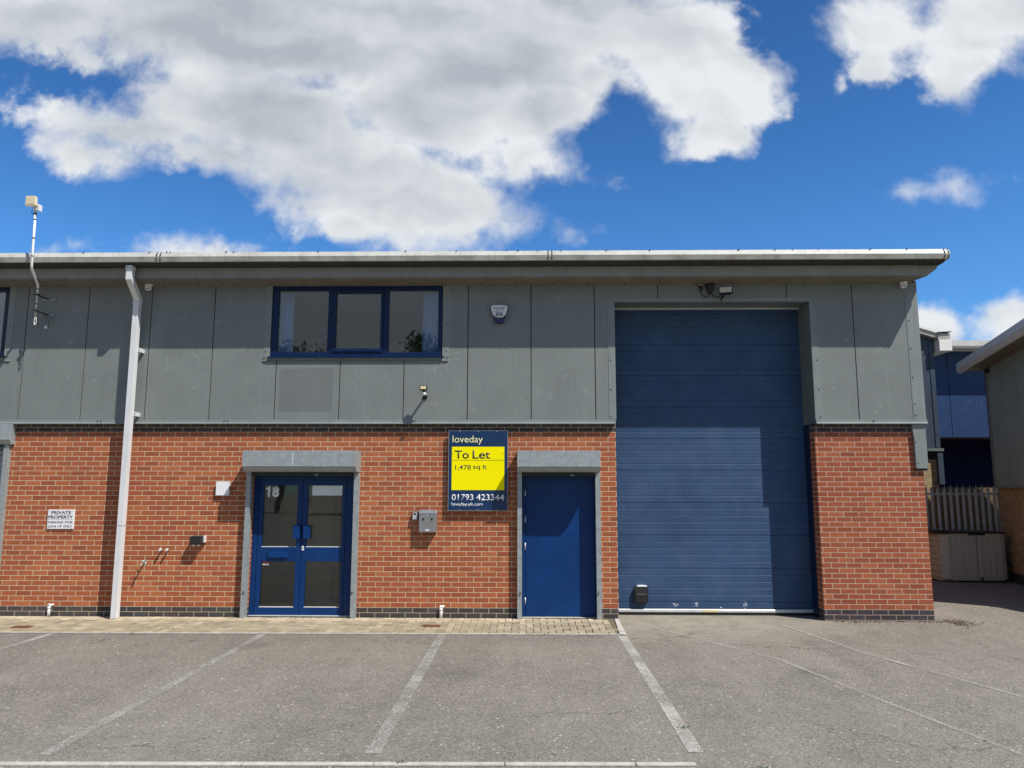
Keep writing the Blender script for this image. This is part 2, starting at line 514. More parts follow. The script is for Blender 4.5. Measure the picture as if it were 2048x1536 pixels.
SOFFIT = paint('soffit_grimy', (0.19, 0.18, 0.14), 0.75, var=0.2, scale=3, dirt=(0.17, 0.12, 0.06), dirt_amt=0.65)
ROOFM = paint('roof_sheet', (0.36, 0.37, 0.36), 0.6, var=0.1)
BLUEF = paint('blue_frame', (0.0015, 0.034, 0.145), 0.42, var=0.12, scale=4, dirt=(0.04, 0.09, 0.2), dirt_amt=0.10, spec=0.28)
BLUED = paint('blue_door', (0.0012, 0.036, 0.155), 0.42, var=0.10, scale=2, dirt=(0.008, 0.06, 0.20), dirt_amt=0.25, spec=0.28)
GUIDE = paint('guide_navy', (0.003, 0.014, 0.050), 0.5, var=0.15)
WINF = paint('window_navy', (0.0015, 0.017, 0.070), 0.4, var=0.12, scale=4, spec=0.3)
CAPW = paint('capping_white', (0.82, 0.81, 0.75), 0.5, var=0.08, streak=0.1)
DEEP = paint('deep_blue', (0.001, 0.004, 0.030), 0.7, var=0.1, spec=0.1)
EAVE = paint('eave_grey', (0.60, 0.62, 0.60), 0.5, var=0.08, streak=0.15)
FENCE = paint('fence_zinc', (0.44, 0.48, 0.48), 0.55, var=0.14, scale=12, dirt=(0.28, 0.27, 0.24), dirt_amt=0.3)
NAVYF = paint('navy_frame', (0.002, 0.006, 0.035), 0.35, var=0.15)
ROLLER = paint('roller_blue', (0.034, 0.076, 0.160), 0.55, var=0.14, scale=1.1, streak=0.28, dirt=(0.10, 0.155, 0.26), dirt_amt=0.30, spec=0.3)
GALV = paint('galvanised_steel', (0.33, 0.37, 0.375), 0.5, metal=0.25, var=0.16, scale=14, streak=0.15, dirt=(0.44, 0.46, 0.46), dirt_amt=0.4)
ALU = paint('aluminium', (0.66, 0.67, 0.68), 0.4, metal=0.3, var=0.1, dirt=(0.3, 0.29, 0.26), dirt_amt=0.3)
WHITE = paint('white_plastic', (0.78, 0.78, 0.76), 0.4, var=0.06, dirt=(0.45, 0.43, 0.38), dirt_amt=0.2)
CREAM = paint('cream_plastic', (0.74, 0.66, 0.44), 0.5, var=0.06)
PIPEW = paint('downpipe_paint', (0.72, 0.735, 0.735), 0.45, var=0.06, scale=2, streak=0.12)
BLACK = paint('black_plastic', (0.016, 0.017, 0.018), 0.45, var=0.2)
DARK = paint('dark_screw', (0.02, 0.022, 0.024), 0.5)
SHADOWGAP = paint('dark_steel', (0.035, 0.04, 0.042), 0.8)
NAVY = paint('sign_navy', (0.006, 0.034, 0.105), 0.3, var=0.08)
YELLOW = paint('sign_yellow', (1.0, 0.90, 0.001), 0.6, var=0.01, spec=0.06)
CREAMT = paint('lettering_cream', (0.88, 0.86, 0.42), 0.4, var=0.02)
BLACKT = paint('lettering_black', (0.014, 0.014, 0.018), 0.5, var=0.05)
WHITET = paint('lettering_white', (0.86, 0.87, 0.88), 0.4, var=0.02)
GREYT = paint('lettering_grey', (0.20, 0.24, 0.28), 0.4)
STROBE = paint('strobe_navy', (0.010, 0.018, 0.085), 0.25, var=0.1)
BINM = paint('brushed_steel', (0.34, 0.34, 0.34), 0.38, metal=0.55, var=0.08, scale=6)
LED = paint('lamp_lens', (0.62, 0.55, 0.40), 0.25, var=0.1, scale=60)
COPPER = paint('old_brass', (0.45, 0.40, 0.30), 0.4, metal=0.6)
TAUPE = paint('shed_taupe', (0.56, 0.56, 0.46), 0.6, var=0.05)
PLASTER = paint('interior_wall', (0.62, 0.66, 0.62), 0.8)
CARPET = paint('interior_floor', (0.12, 0.11, 0.10), 0.9)
DOORW = paint('interior_door', (0.80, 0.77, 0.66), 0.6)
CURT = paint('curtain_blue', (0.36, 0.58, 0.90), 0.8, var=0.08)
BLIND = paint('blind_slat', (0.62, 0.68, 0.70), 0.6)
FROST = paint('frosted_film', (0.74, 0.86, 0.87), 0.5, var=0.05)
RUST = paint('rusty_iron', (0.18, 0.075, 0.035), 0.85, var=0.3, scale=30)
CONC = paint('pale_concrete', (0.52, 0.50, 0.44), 0.9, var=0.18, scale=5, dirt=(0.24, 0.23, 0.19), dirt_amt=0.5, bmp=0.3)
CONCD = paint('sandy_bedding', (0.15, 0.125, 0.08), 0.95, var=0.25, scale=9, dirt=(0.07, 0.075, 0.03), dirt_amt=0.6)
RED = paint('red_label', (0.42, 0.09, 0.08), 0.5)
TAPE = paint('yellow_tape', (0.66, 0.56, 0.26), 0.6)
ASPH = asphalt_mat()
LINE = line_mat('worn_line', 0.61, (0.45, 0.43, 0.37))
LINE2 = line_mat('bright_line', 0.66, (0.52, 0.50, 0.43))
LINE3 = line_mat('ghost_line', 0.575, (0.52, 0.48, 0.41))
GLASS = glass_mat('window_glass', (0.90, 0.93, 0.94), 2.0)
GLASSD = glass_mat('door_glass', (0.78, 0.79, 0.76), 1.3)
PAVE = attr_mat('paver_blocks', moss=(0.24, 0.21, 0.11))
LEAF = attr_mat('dry_leaf', bmp=0.0, var=0.1)

# ------------------------------------------------------------------ mesh helpers
ORG = {}


class MB:
    """collects shapes in world metres; build() links them as ONE mesh object"""

    def __init__(s):
        s.v, s.f, s.mi, s.sm, s.mats = [], [], [], [], []

    def _m(s, m):
        if m not in s.mats:
            s.mats.append(m)
        return s.mats.index(m)

    def add(s, vs, fs, m, smooth=False):
        o = len(s.v)
        s.v += [tuple(v) for v in vs]
        k = s._m(m)
        for f in fs:
            s.f.append(tuple(i + o for i in f))
            s.mi.append(k)
            s.sm.append(smooth)
        return s

    def box(s, x0, x1, y0, y1, z0, z1, m, X=None):
        vs = [(x, y, z) for x in (x0, x1) for y in (y0, y1) for z in (z0, z1)]
        if X is not None:
            vs = [tuple(X @ Vector(v)) for v in vs]
        return s.add(vs, [(0, 1, 3, 2), (4, 6, 7, 5), (0, 4, 5, 1), (2, 3, 7, 6), (0, 2, 6, 4), (1, 5, 7, 3)], m)

    def prism(s, poly, a0, a1, axis, m, X=None):
        """poly in the two other axes' order (x: (y,z); y: (x,z); z: (x,y)), swept a0..a1 along axis"""
        def pt(p, a):
            return {'x': (a, p[0], p[1]), 'y': (p[0], a, p[1]), 'z': (p[0], p[1], a)}[axis]
        n = len(poly)
        vs = [pt(q, a0) for q in poly] + [pt(q, a1) for q in poly]
        if X is not None:
            vs = [tuple(X @ Vector(v)) for v in vs]
        fs = [tuple(range(n)), tuple(range(2 * n - 1, n - 1, -1))]
        fs += [(i, i + n, (i + 1) % n + n, (i + 1) % n) for i in range(n)]
        return s.add(vs, fs, m)

    def tube(s, pts, r, m, n=12, caps=True):
        pts = [Vector(q) for q in pts]
        rs = r if isinstance(r, (list, tuple)) else [r] * len(pts)
        rings = []
        up = Vector((0, 0, 1))
        for i, q in enumerate(pts):
            d = (pts[min(i + 1, len(pts) - 1)] - pts[max(i - 1, 0)]).normalized()
            a = d.cross(up)
            if a.length < 1e-3:
                a = d.cross(Vector((0, 1, 0)))
            a.normalize()
            b = a.cross(d)
            rings.append([q + (a * cos(2 * pi * k / n) + b * sin(2 * pi * k / n)) * rs[i] for k in range(n)])
        vs = [v for R in rings for v in R]
        fs = []
        for i in range(len(pts) - 1):
            for k in range(n):
                fs.append((i * n + k, i * n + (k + 1) % n, (i + 1) * n + (k + 1) % n, (i + 1) * n + k))
        s.add(vs, fs, m, True)
        if caps:
            s.add(rings[0], [tuple(range(n))], m)
            s.add(rings[-1], [tuple(range(n - 1, -1, -1))], m)
        return s

    def ball(s, c, r, m, n=14, sq=(1, 1, 1)):
        vs, fs = [], []
        k = n // 2
        for i in range(k + 1):
            th = pi * i / k
            for j in range(n):
                ph = 2 * pi * j / n
                vs.append((c[0] + r * sq[0] * sin(th) * cos(ph), c[1] + r * sq[1] * sin(th) * sin(ph), c[2] + r * sq[2] * cos(th)))
        for i in range(k):
            for j in range(n):
                fs.append((i * n + j, i * n + (j + 1) % n, (i + 1) * n + (j + 1) % n, (i + 1) * n + j))
        return s.add(vs, fs, m, True)

    def quad(s, a, b, c, d, m):
        return s.add([a, b, c, d], [(0, 1, 2, 3)], m)

    def wall(s, x0, x1, z0, z1, y0, y1, holes, m):
        """a slab facing -y with rectangular openings (x0,x1,z0,z1), one closed skin"""
        xs = sorted({x0, x1, *[min(max(q, x0), x1) for h in holes for q in h[:2]]})
        zs = sorted({z0, z1, *[min(max(q, z0), z1) for h in holes for q in h[2:]]})

        def solid(i, j):
            if i < 0 or j < 0 or i >= len(xs) - 1 or j >= len(zs) - 1:
                return False
            cx, cz = (xs[i] + xs[i + 1]) / 2, (zs[j] + zs[j + 1]) / 2
            return not any(h[0] < cx < h[1] and h[2] < cz < h[3] for h in holes)
        for i in range(len(xs) - 1):
            for j in range(len(zs) - 1):
                if not solid(i, j):
                    continue
                a, b, c, d = xs[i], xs[i + 1], zs[j], zs[j + 1]
                s.quad((a, y0, c), (b, y0, c), (b, y0, d), (a, y0, d), m)
                s.quad((a, y1, c), (a, y1, d), (b, y1, d), (b, y1, c), m)
                if not solid(i - 1, j):
                    s.quad((a, y0, c), (a, y0, d), (a, y1, d), (a, y1, c), m)
                if not solid(i + 1, j):
                    s.quad((b, y0, c), (b, y1, c), (b, y1, d), (b, y0, d), m)
                if not solid(i, j - 1):
                    s.quad((a, y0, c), (a, y1, c), (b, y1, c), (b, y0, c), m)
                if not solid(i, j + 1):
                    s.quad((a, y0, d), (b, y0, d), (b, y1, d), (a, y1, d), m)
        return s

    def screws(s, pts, m=None, r=0.009, ny=-1):
        for (x, y, z) in pts:
            s.tube([(x, y + 0.012, z), (x, y + ny * 0.006, z)], r, m or DARK, 8)
        return s

    def build(s, name, parent=None, bevel=0.0, origin=None, fix=True):
        me = bpy.data.meshes.new(name)
        org = Vector(ORG[parent.name]) if parent is not None else Vector(origin or (0, 0, 0))
        me.from_pydata([Vector(v) - org for v in s.v], [], s.f)
        for m in s.mats:
            me.materials.append(m)
        me.polygons.foreach_set('material_index', s.mi)
        me.polygons.foreach_set('use_smooth', s.sm)
        if fix:
            bm = bmesh.new()
            bm.from_mesh(me)
            bmesh.ops.remove_doubles(bm, verts=bm.verts, dist=1e-5)
            bmesh.ops.recalc_face_normals(bm, faces=bm.faces)
            bm.to_mesh(me)
            bm.free()
        me.update()
        o = bpy.data.objects.new(name, me)
        COL.objects.link(o)
        ORG[o.name] = tuple(org)
        if parent is not None:
            o.parent = parent
        else:
            o.location = org
        if bevel:
            b = o.modifiers.new('bevel', 'BEVEL')
            b.width = bevel
            b.segments = 2
            b.limit_method = 'ANGLE'
            b.angle_limit = radians(40)
        return o


def thing(name, label, cat, loc=(0, 0, 0), group=None):
    o = bpy.data.objects.new(name, None)
    o.empty_display_size = 0.1
    COL.objects.link(o)
    o.location = loc
    ORG[o.name] = tuple(loc)
    tag(o, label, cat, group)
    return o


def tag(o, label=None, cat=None, group=None, kind=None):
    for k, v in (('label', label), ('category', cat), ('group', group), ('kind', kind)):
        if v:
            o[k] = v
    return o


def lettering(txt, x0, x1, z0, z1, y, mat, parent, bold=0.0, shear=0.0, depth=0.001, name='lettering'):
    """flat raised letters fitted to the given rectangle on a plane facing -y"""
    c = bpy.data.curves.new('lettering', 'FONT')
    c.body = txt
    c.size = 1.0
    c.offset = bold
    c.shear = shear
    c.resolution_u = 5
    o = bpy.data.objects.new('lettering_tmp', c)
    COL.objects.link(o)
    bpy.context.view_layer.update()
    me = bpy.data.meshes.new_from_object(o)
    COL.objects.unlink(o)
    bpy.data.objects.remove(o)
    xs = [v.co.x for v in me.vertices]
    ys = [v.co.y for v in me.vertices]
    ax, bx, ay, by = min(xs), max(xs), min(ys), max(ys)
    org = Vector(ORG[parent.name])
    for v in me.vertices:
        fx = (v.co.x - ax) / (bx - ax)
        fy = (v.co.y - ay) / (by - ay)
        v.co = Vector((x0 + fx * (x1 - x0), y, z0 + fy * (z1 - z0))) - org
    bm = bmesh.new()
    bm.from_mesh(me)
    ret = bmesh.ops.extrude_face_region(bm, geom=bm.faces[:])
    for e in ret['geom']:
        if isinstance(e, bmesh.types.BMVert):
            e.co.y -= depth
    bm.to_mesh(me)
    bm.free()
    me.materials.clear()
    me.materials.append(mat)
    ob = bpy.data.objects.new(name, me)
    COL.objects.link(ob)
    ob.parent = parent
    ORG[ob.name] = tuple(org)
    return ob


# ================================================================== SETTING
def struct(mb, name, **k):
    o = mb.build(name, **k)
    o['kind'] = 'structure'
    return o


gm = MB()
gm.quad((-250, -250, 0), (250, -250, 0), (250, 250, 0), (-250, 250, 0), ASPH)
struct(gm, 'asphalt_yard')

# block paving strip along the wall, herringbone blocks each with its own tone
pav = MB()
pav.quad((-13.0, -1.30, 0.004), (1.235, -1.17, 0.004), (1.30, -0.005, 0.004), (-13.0, -0.005, 0.004), CONCD)
tones = []
A, B_ = 0.2, 0.1
EDGE = lambda x: -1.30 + (x + 13.0) * (0.13 / 14.235)


def block(x0, x1, y0, y1):
    cx, cy = (x0 + x1) / 2, (y0 + y1) / 2
    if cx > 1.235 - cy * 0.045 - 0.06 or cx < -12.9:
        return
    y0 = max(y0, EDGE(cx) + 0.006)
    y1 = min(y1, -0.012)
    x1 = min(x1, 1.235 - cy * 0.045 - 0.01)
    if y1 - y0 < 0.02 or x1 - x0 < 0.02:
        return
    gp, zt = 0.0040, 0.018 + random.uniform(-0.0025, 0.0025)
    b = 0.006
    x0 += gp; x1 -= gp; y0 += gp; y1 -= gp
    tl = random.uniform(-0.0015, 0.0015)
    vs = [(x0, y0, 0.002), (x1, y0, 0.002), (x1, y1, 0.002), (x0, y1, 0.002),
          (x0, y0, zt - b), (x1, y0, zt - b), (x1, y1, zt - b), (x0, y1, zt - b),
          (x0 + b, y0 + b, zt + tl), (x1 - b, y0 + b, zt - tl), (x1 - b, y1 - b, zt - tl), (x0 + b, y1 - b, zt + tl)]
    fs = [(8, 9, 10, 11)]
    for lo in (0, 4):
        for i in range(4):
            j = (i + 1) % 4
            fs.append((lo + i, lo + j, lo + 4 + j, lo + 4 + i))
    n0 = len(pav.f)
    pav.add(vs, fs, PAVE)
    t = random.random()
    c = (0.32 + 0.14 * t, 0.268 + 0.12 * t, 0.182 + 0.09 * t)
    k = random.uniform(0.75, 1.12)
    if cy > -0.33:          # cleaner, sandier courses against the wall
        c = tuple(q * (1.45 if cy > -0.2 else 1.2) for q in c)
        k = 0.5 + 0.5 * k
    c = tuple(q * k for q in c)
    tones.extend([c] * (len(pav.f) - n0))


first = len(pav.f)
for k in range(0, 16):
    for i in range(-36, 6):
        x = i * 0.4 + (k % 4) * 0.1 - 0.2
        y = -1.4 + k * 0.1
        block(x, x + A, y, y + B_)
        block(x + 0.3, x + 0.4, y, y + A)
pmesh = pav.build('paver_path', fix=False)
pmesh['kind'] = 'structure'
at = pmesh.data.attributes.new('tone', 'FLOAT_COLOR', 'FACE')
for i, d in enumerate(at.data):
    d.color = (*(tones[i - first] if i >= first else (0.3, 0.26, 0.16)), 1)

# pale edging of the paving and the flush kerb across the bays
ed = MB()
ed.prism([(1.235, -1.17), (1.32, -1.22), (1.36, 0.0), (1.305, -0.005)], 0.002, 0.02, 'z', CONC)
ed.prism([(-13.0, -1.318), (1.233, -1.188), (1.233, -1.171), (-13.0, -1.301)], 0.002, 0.0195, 'z', CONC)
struct(ed, 'path_kerb', bevel=0.003)
kb = MB()
x = -9.3
while x < 1.19:
    x1 = min(x + 0.915, 1.19)
    s0, s1 = -6.06 + (x + 9.3) * 0.0208, -6.06 + (x1 + 9.3) * 0.0208
    kb.prism([(x + 0.004, s0), (x1 - 0.004, s1), (x1 - 0.004, s1 - 0.055), (x + 0.004, s0 - 0.055)], 0.0, 0.012, 'z', CONC)
    x = x1
struct(kb, 'bay_kerb', bevel=0.003)


def ground_line(name, pts, w, mat, z=0.004):
    m = MB()
    for (a, b) in zip(pts, pts[1:]):
        a, b = Vector((*a, z)), Vector((*b, z))
        nrm = Vector((0, 0, 1)).cross((b - a).normalized()) * w / 2
        k = 24
        for i in range(k):
            p, q = a.lerp(b, i / k), a.lerp(b, (i + 1) / k)
            m.quad(p - nrm, q - nrm, q + nrm, p + nrm, mat)
    return struct(m, name)


ground_line('parking_line', [(-6.275, -1.27), (-6.33, -5.8)], 0.10, LINE)
ground_line('parking_line', [(-3.475, -1.25), (-3.475, -5.78)], 0.10, LINE)
ground_line('parking_line', [(-1.105, -1.22), (-1.116, -5.70)], 0.115, LINE)
ground_line('parking_line', [(1.262, -1.22), (1.243, -5.62)], 0.115, LINE2)
ground_line('parking_line', [(1.70, -0.56), (1.97, -0.96), (2.87, -2.57), (3.27, -4.3), (3.62, -5.65), (3.9, -6.6)], 0.055, LINE3)
ground_line('parking_line', [(3.64, -0.35), (3.985, -2.2), (4.62, -4.07), (5.0, -5.2)], 0.06, LINE3)

# ================================================================== MAIN BUILDING
bld = thing('industrial_building', 'long brick and grey clad industrial building with blue doors and a white gutter', 'building')
XR = 5.977
# ---- brick wall
mb = MB()
mb.wall(-14.0, XR, 0.0, 2.89, 0.0, 0.21, [(-4.16, -2.60, -1, 2.24), (-0.06, 1.055, -1, 2.24), (1.368, 4.382, -1, 3.5), (-10.2, -7.98, -1, 2.62)], BRICK)
mb.box(XR - 0.22, XR, 0.2101, 14.0, 0, 2.89, BRICK)
mb.build('brick_wall', bld)
# ---- inner leaf behind the cladding, back wall
mb = MB()
mb.wall(-14.0, 6.0, 2.892, 5.12, -0.008, 0.15, [(-3.965, -1.293, 3.935, 5.06), (-11.0, -8.15, 3.95, 5.06), (1.325, 4.435, 2.0, 4.842)], SHADOWGAP)
mb.box(5.80, 6.0, 0.151, 14.0, 2.892, 5.12, SHADOWGAP)
mb.box(-14.0, 6.0, 13.8, 14.0, 0, 5.2, CLAD)
mb.build('inner_wall', bld)
# ---- cladding panels, each its own sheet, dark gaps between
SE = [-13.85, -12.85, -11.85, -10.85, -9.85, -8.85, -7.841, -6.872, -5.872, -4.872, -3.862, -2.868, -1.878, -0.894, 0.083, 1.067]
WIN = (-3.975, -1.283, 3.925, 6)
WINL = (-11.2, -8.14, 3.94, 6)
OPN = (1.372, 4.387, 0, 4.79)
gap = 0.007
ranges = [(a, b) for a, b in zip(SE, SE[1:])] + [(1.067, 2.058), (2.058, 3.05), (3.05, 4.042), (4.042, 5.044), (5.044, 5.90)]
for a, b in ranges:
    m = MB().wall(a + gap, b - gap, 2.935, 5.095, -0.06, -0.012, [WIN, WINL, OPN], CLAD)
    m.build('cladding_panel', bld)
m = MB()
m.box(5.99, 6.037, 0.05, 14.0, 2.95, 5.09, CLAD)
m.build('side_cladding', bld)
# ---- flashings
for a, b in ((-14, -5.55), (-5.548, -1.66), (-1.658, 1.362), (4.392, 6.052)):
    m = MB()
    m.prism([(-0.012, 2.955), (-0.068, 2.955), (-0.070, 2.915), (-0.086, 2.902), (-0.086, 2.889), (-0.012, 2.889)], a, b, 'x', TRIM)
    m.screws([(q, -0.075, 2.935) for q in (-6.58, -6.53, -1.72, -1.69, -4.62, -4.57, 5.25) if a < q < b])
    m.build('drip_flashing', bld)
m = MB()     # corner flashing, L-shaped, with screws
m.box(5.853, 6.041, -0.0645, -0.0605, 2.956, 5.11, TRIM)
m.box(6.0375, 6.041, -0.0604, 0.13, 2.956, 5.11, TRIM)
m.screws([(5.885, -0.0645, q) for q in (3.02, 3.19, 3.60, 4.05, 4.48, 4.92)])
m.build('corner_flashing', bld)
m = MB()     # the short return that hangs below the cladding at the corner
m.prism([(5.832, 2.887), (5.834, 2.78), (5.848, 2.70), (5.850, 2.224), (6.026, 2.224), (6.026, 2.887)], -0.052, -0.006, 'y', TRIM)
m.box(5.979, 6.0255, -0.0058, 0.30, 2.2245, 2.887, TRIM)
m.box(5.856, 6.02, -0.040, -0.006, 2.19, 2.2235, SHADOWGAP)
m.screws([(5.875, -0.052, 2.30), (5.862, -0.052, 2.62)], r=0.007)
m.build('corner_return', bld)
# trim round the roller door opening, one strip each side and a head strip
for xa_, xb_, xx in ((1.272, 1.378, 1.30), (4.383, 4.484, 4.46)):
    m = MB().box(xa_, xb_, -0.065, -0.0605, 2.957, 4.787, TRIM)
    m.screws([(xx, -0.065, q) for q in (3.0, 3.42, 3.87, 4.32, 4.70)])
    m.build('door_trim', bld)
m = MB().box(1.245, 4.537, -0.068, -0.0605, 4.7885, 4.848, TRIM)
m.screws([(1.275, -0.068, 4.82), (1.50, -0.068, 4.815), (1.545, -0.068, 4.815), (4.50, -0.068, 4.82)], r=0.007)
m.build('door_trim', bld)
# reveals of the opening
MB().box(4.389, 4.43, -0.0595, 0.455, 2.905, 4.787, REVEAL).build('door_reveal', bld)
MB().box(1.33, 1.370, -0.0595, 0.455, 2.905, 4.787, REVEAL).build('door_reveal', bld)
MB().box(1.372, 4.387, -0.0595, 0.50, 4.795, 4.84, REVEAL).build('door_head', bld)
MB().box(1.38, 4.38, 0.36, 0.40, 4.770, 4.7945, ALU).build('door_head_strip', bld)
# ---- eaves: gutter, fascia, soffit, roof, verge
m = MB()
m.prism([(-0.575, 5.452), (-0.615, 5.372), (-0.30, 5.372), (-0.30, 5.452)], -14.0, 6.285, 'x', GUTTER)
m.prism([(-0.614, 5.3715), (-0.598, 5.300), (-0.32, 5.300), (-0.32, 5.3715)], -14.0, 6.280, 'x', GUTLOW)
m.prism([(-0.560, 5.2995), (-0.520, 5.268), (-0.34, 5.262), (-0.34, 5.2995)], -14.0, 6.24, 'x', GUTUND)
for cx in (-12.2, -5.543, 0.365, 6.235):
    for dx_ in (-0.028, 0.028):
        for zz in (5.440, 5.408, 5.385):
            yy = -0.575 - (5.452 - zz) * 0.5
            m.tube([(cx + dx_, yy + 0.01, zz), (cx + dx_, yy - 0.008, zz - 0.001)], 0.011, DARK, 8)
        for zz in (5.345, 5.322):
            yy = -0.614 + (5.3715 - zz) * 0.224
            m.tube([(cx + dx_, yy + 0.01, zz), (cx + dx_, yy - 0.008, zz - 0.003)], 0.010, DARK, 8)
rr = random.Random(3)
for i in range(26):                     # lichen crumbs along the top lip
    xx = rr.uniform(-9, 6.2)
    h = rr.uniform(0.003, 0.009)
    m.box(xx, xx + rr.uniform(0.008, 0.02), -0.596, -0.57, 5.4525, 5.4525 + h, GUTUND)
m.build('gutter', bld)
m = MB()
for a, b in ((-14, -8.1), (-8.098, -5.2), (-5.198, -1.03), (-1.028, 1.74), (1.742, 4.62), (4.622, 5.925)):
    m.box(a, b, -0.385, -0.345, 5.108, 5.262, FASCIA)
m.build('fascia', bld)
m = MB()
m.prism([(-0.384, 5.107), (-0.384, 5.085), (-0.010, 5.060), (-0.010, 5.096)], -14.0, 5.925, 'x', SOFFIT)
for i in range(34):
    xx = -12.3 + i * 0.553
    m.tube([(xx, -0.15, 5.078), (xx, -0.15, 5.058)], 0.012, DARK, 8)
m.build('soffit', bld)
m = MB()
m.prism([(-0.38, 5.264), (-0.28, 5.453), (14.2, 6.75), (14.2, 6.5)], -14.0, 6.18, 'x', ROOFM)
m.build('roof', bld)
m = MB()     # verge along the gable end, its soffit rising outwards
for (ya, yb, za) in ((-0.37, 14.1, 0.0),):
    vs = []
    for yy in (ya, yb):
        dz_ = max(0, (yy + 0.3)) * 0.092
        vs += [(5.926, yy, 5.10 + dz_), (6.045, yy, 5.095 + dz_), (6.205, yy, 5.215 + dz_), (6.232, yy, 5.300 + dz_), (6.232, yy, 5.36 + dz_), (5.926, yy, 5.25 + dz_)]
    n = 6
    m.add(vs, [tuple(range(n)), tuple(range(2 * n - 1, n - 1, -1))] + [(i, i + n, (i + 1) % n + n, (i + 1) % n) for i in range(n)], FASCIA)
m.build('verge', bld)

# ---- upstairs window
win = MB()
FY0, FY1 = -0.045, 0.045
x0, x1, z0, z1 = -3.965, -1.293, 3.945, 5.075
win.wall(x0, x1, z0, z1, FY0, FY1, [(-3.872, -3.088, 4.008, 5.0), (-3.015, -2.215, 4.01, 5.0), (-2.135, -1.362, 4.005, 5.0)], WINF)
wo = win.build('window', bld, bevel=0.004)
m = MB().wall(-3.012, -2.218, 4.013, 4.998, -0.062, -0.02, [(-2.965, -2.262, 4.062, 4.952)], WINF)
m.build('opening_sash', wo, bevel=0.004)
for (a, b, c, d) in ((-3.872, -3.088, 4.008, 5.0), (-2.965, -2.262, 4.062, 4.952), (-2.135, -1.362, 4.005, 5.0)):
    MB().box(a - 0.004, b + 0.004, -0.014, -0.006, c - 0.004, d + 0.004, GLASS).build('pane', wo)
m = MB()
m.prism([(-0.045, 3.9445), (-0.105, 3.932), (-0.105, 3.912), (-0.045, 3.912)], -3.99, -1.268, 'x', WINF)
m.build('sill', wo)
m = MB()     # flashing that frames the window
m.box(-4.072, -3.970, -0.064, -0.0605, 3.935, 5.085, TRIM)
m.box(-1.288, -1.187, -0.064, -0.0605, 3.935, 5.085, TRIM)
m.prism([(-0.0605, 3.9345), (-0.074, 3.9345), (-0.066, 3.888), (-0.080, 3.868), (-0.0605, 3.868)], -4.076, -1.184, 'x', TRIM)
for q in (4.02, 4.44, 4.86):
    m.screws([(-4.035, -0.064, q), (-1.222, -0.064, q)])
m.screws([(-4.05 + i * 0.405, -0.076, 3.90) for i in range(8)], r=0.007)
m.build('window_flashing', bld)
# ---- window of the next unit, with a blind
m = MB().wall(-11.0, -8.15, 3.955, 5.075, FY0, FY1, [(-10.92, -10.08, 4.02, 5.0), (-9.99, -9.13, 4.02, 5.0), (-9.04, -8.225, 4.02, 5.0)], NAVYF)
wl = m.build('window', bld, bevel=0.004)
for a, b in ((-10.92, -10.08), (-9.99, -9.13), (-9.04, -8.225)):
    MB().box(a - 0.004, b + 0.004, -0.014, -0.006, 4.016, 5.004, GLASS).build('pane', wl)
m = MB()
for i in range(40):
    zz = 4.04 + i * 0.0245
    m.prism([(0.09, zz), (0.112, zz + 0.016), (0.113, zz + 0.0145), (0.091, zz - 0.0015)], -10.95, -8.2, 'x', BLIND)
m.build('blind', wl)
m = MB().prism([(-0.045, 3.9545), (-0.105, 3.945), (-0.105, 3.925), (-0.045, 3.925)], -11.02, -8.12, 'x', NAVYF)
m.build('sill', wl)
m = MB()
m.box(-8.145, -8.045, -0.064, -0.0605, 3.945, 5.085, TRIM)
m.prism([(-0.0605, 3.9445), (-0.074, 3.9445), (-0.066, 3.895), (-0.080, 3.875), (-0.0605, 3.875)], -11.1, -8.04, 'x', TRIM)
m.screws([(-8.09, -0.064, q) for q in (4.02, 4.44, 4.86)])
m.build('window_flashing', bld)
# ---- rooms behind the glass
m = MB()
m.box(-13.8, 1.30, 4.5, 4.6, 3.0, 5.05, PLASTER)
m.box(-13.8, 1.30, 0.16, 4.5, 2.93, 2.99, CARPET)
m.box(-13.8, 1.30, 0.16, 4.5, 5.052, 5.06, PLASTER)
m.box(-13.8, -13.7, 0.16, 4.5, 3.0, 5.05, PLASTER)
m.box(-6.2, -6.1, 0.16, 4.5, 3.0, 5.05, PLASTER)
m.box(0.6, 0.7, 0.16, 4.5, 3.0, 5.05, PLASTER)
m.box(-5.0, 1.2, 0.5, 5.0, 0.001, 0.012, CARPET)
m.box(-4.4, -3.14, 1.20, 1.26, 0.012, 2.6, PLASTER)
m.box(-2.78, -2.2, 1.35, 1.41, 0.012, 2.6, PLASTER)
m.box(-3.14, -3.10, 1.20, 2.9, 0.012, 2.6, DOORW)
m.box(-4.4, -4.34, 0.28, 1.2, 0.012, 2.6, PLASTER)
m.box(-2.26, -2.2, 0.28, 1.35, 0.012, 2.6, PLASTER)
m.box(-4.4, -2.2, 2.9, 2.95, 0.012, 2.6, SHADOWGAP)
m.box(-4.4, -2.2, 0.25, 2.95, 2.6, 2.65, PLASTER)
m.box(-3.66, -3.645, 1.178, 1.199, 0.10, 2.10, SHADOWGAP)
m.box(-3.635, -3.21, 1.180, 1.199, 0.012, 2.10, DOORW)
m.box(-3.61, -3.585, 1.14, 1.1795, 0.60, 0.70, ALU)
m.box(-3.61, -3.585, 1.14, 1.1795, 1.62, 1.76, DARK)
m.box(-0.3, 1.3, 0.28, 0.33, 0, 2.6, SHADOWGAP)
m.build('interior_room', bld)

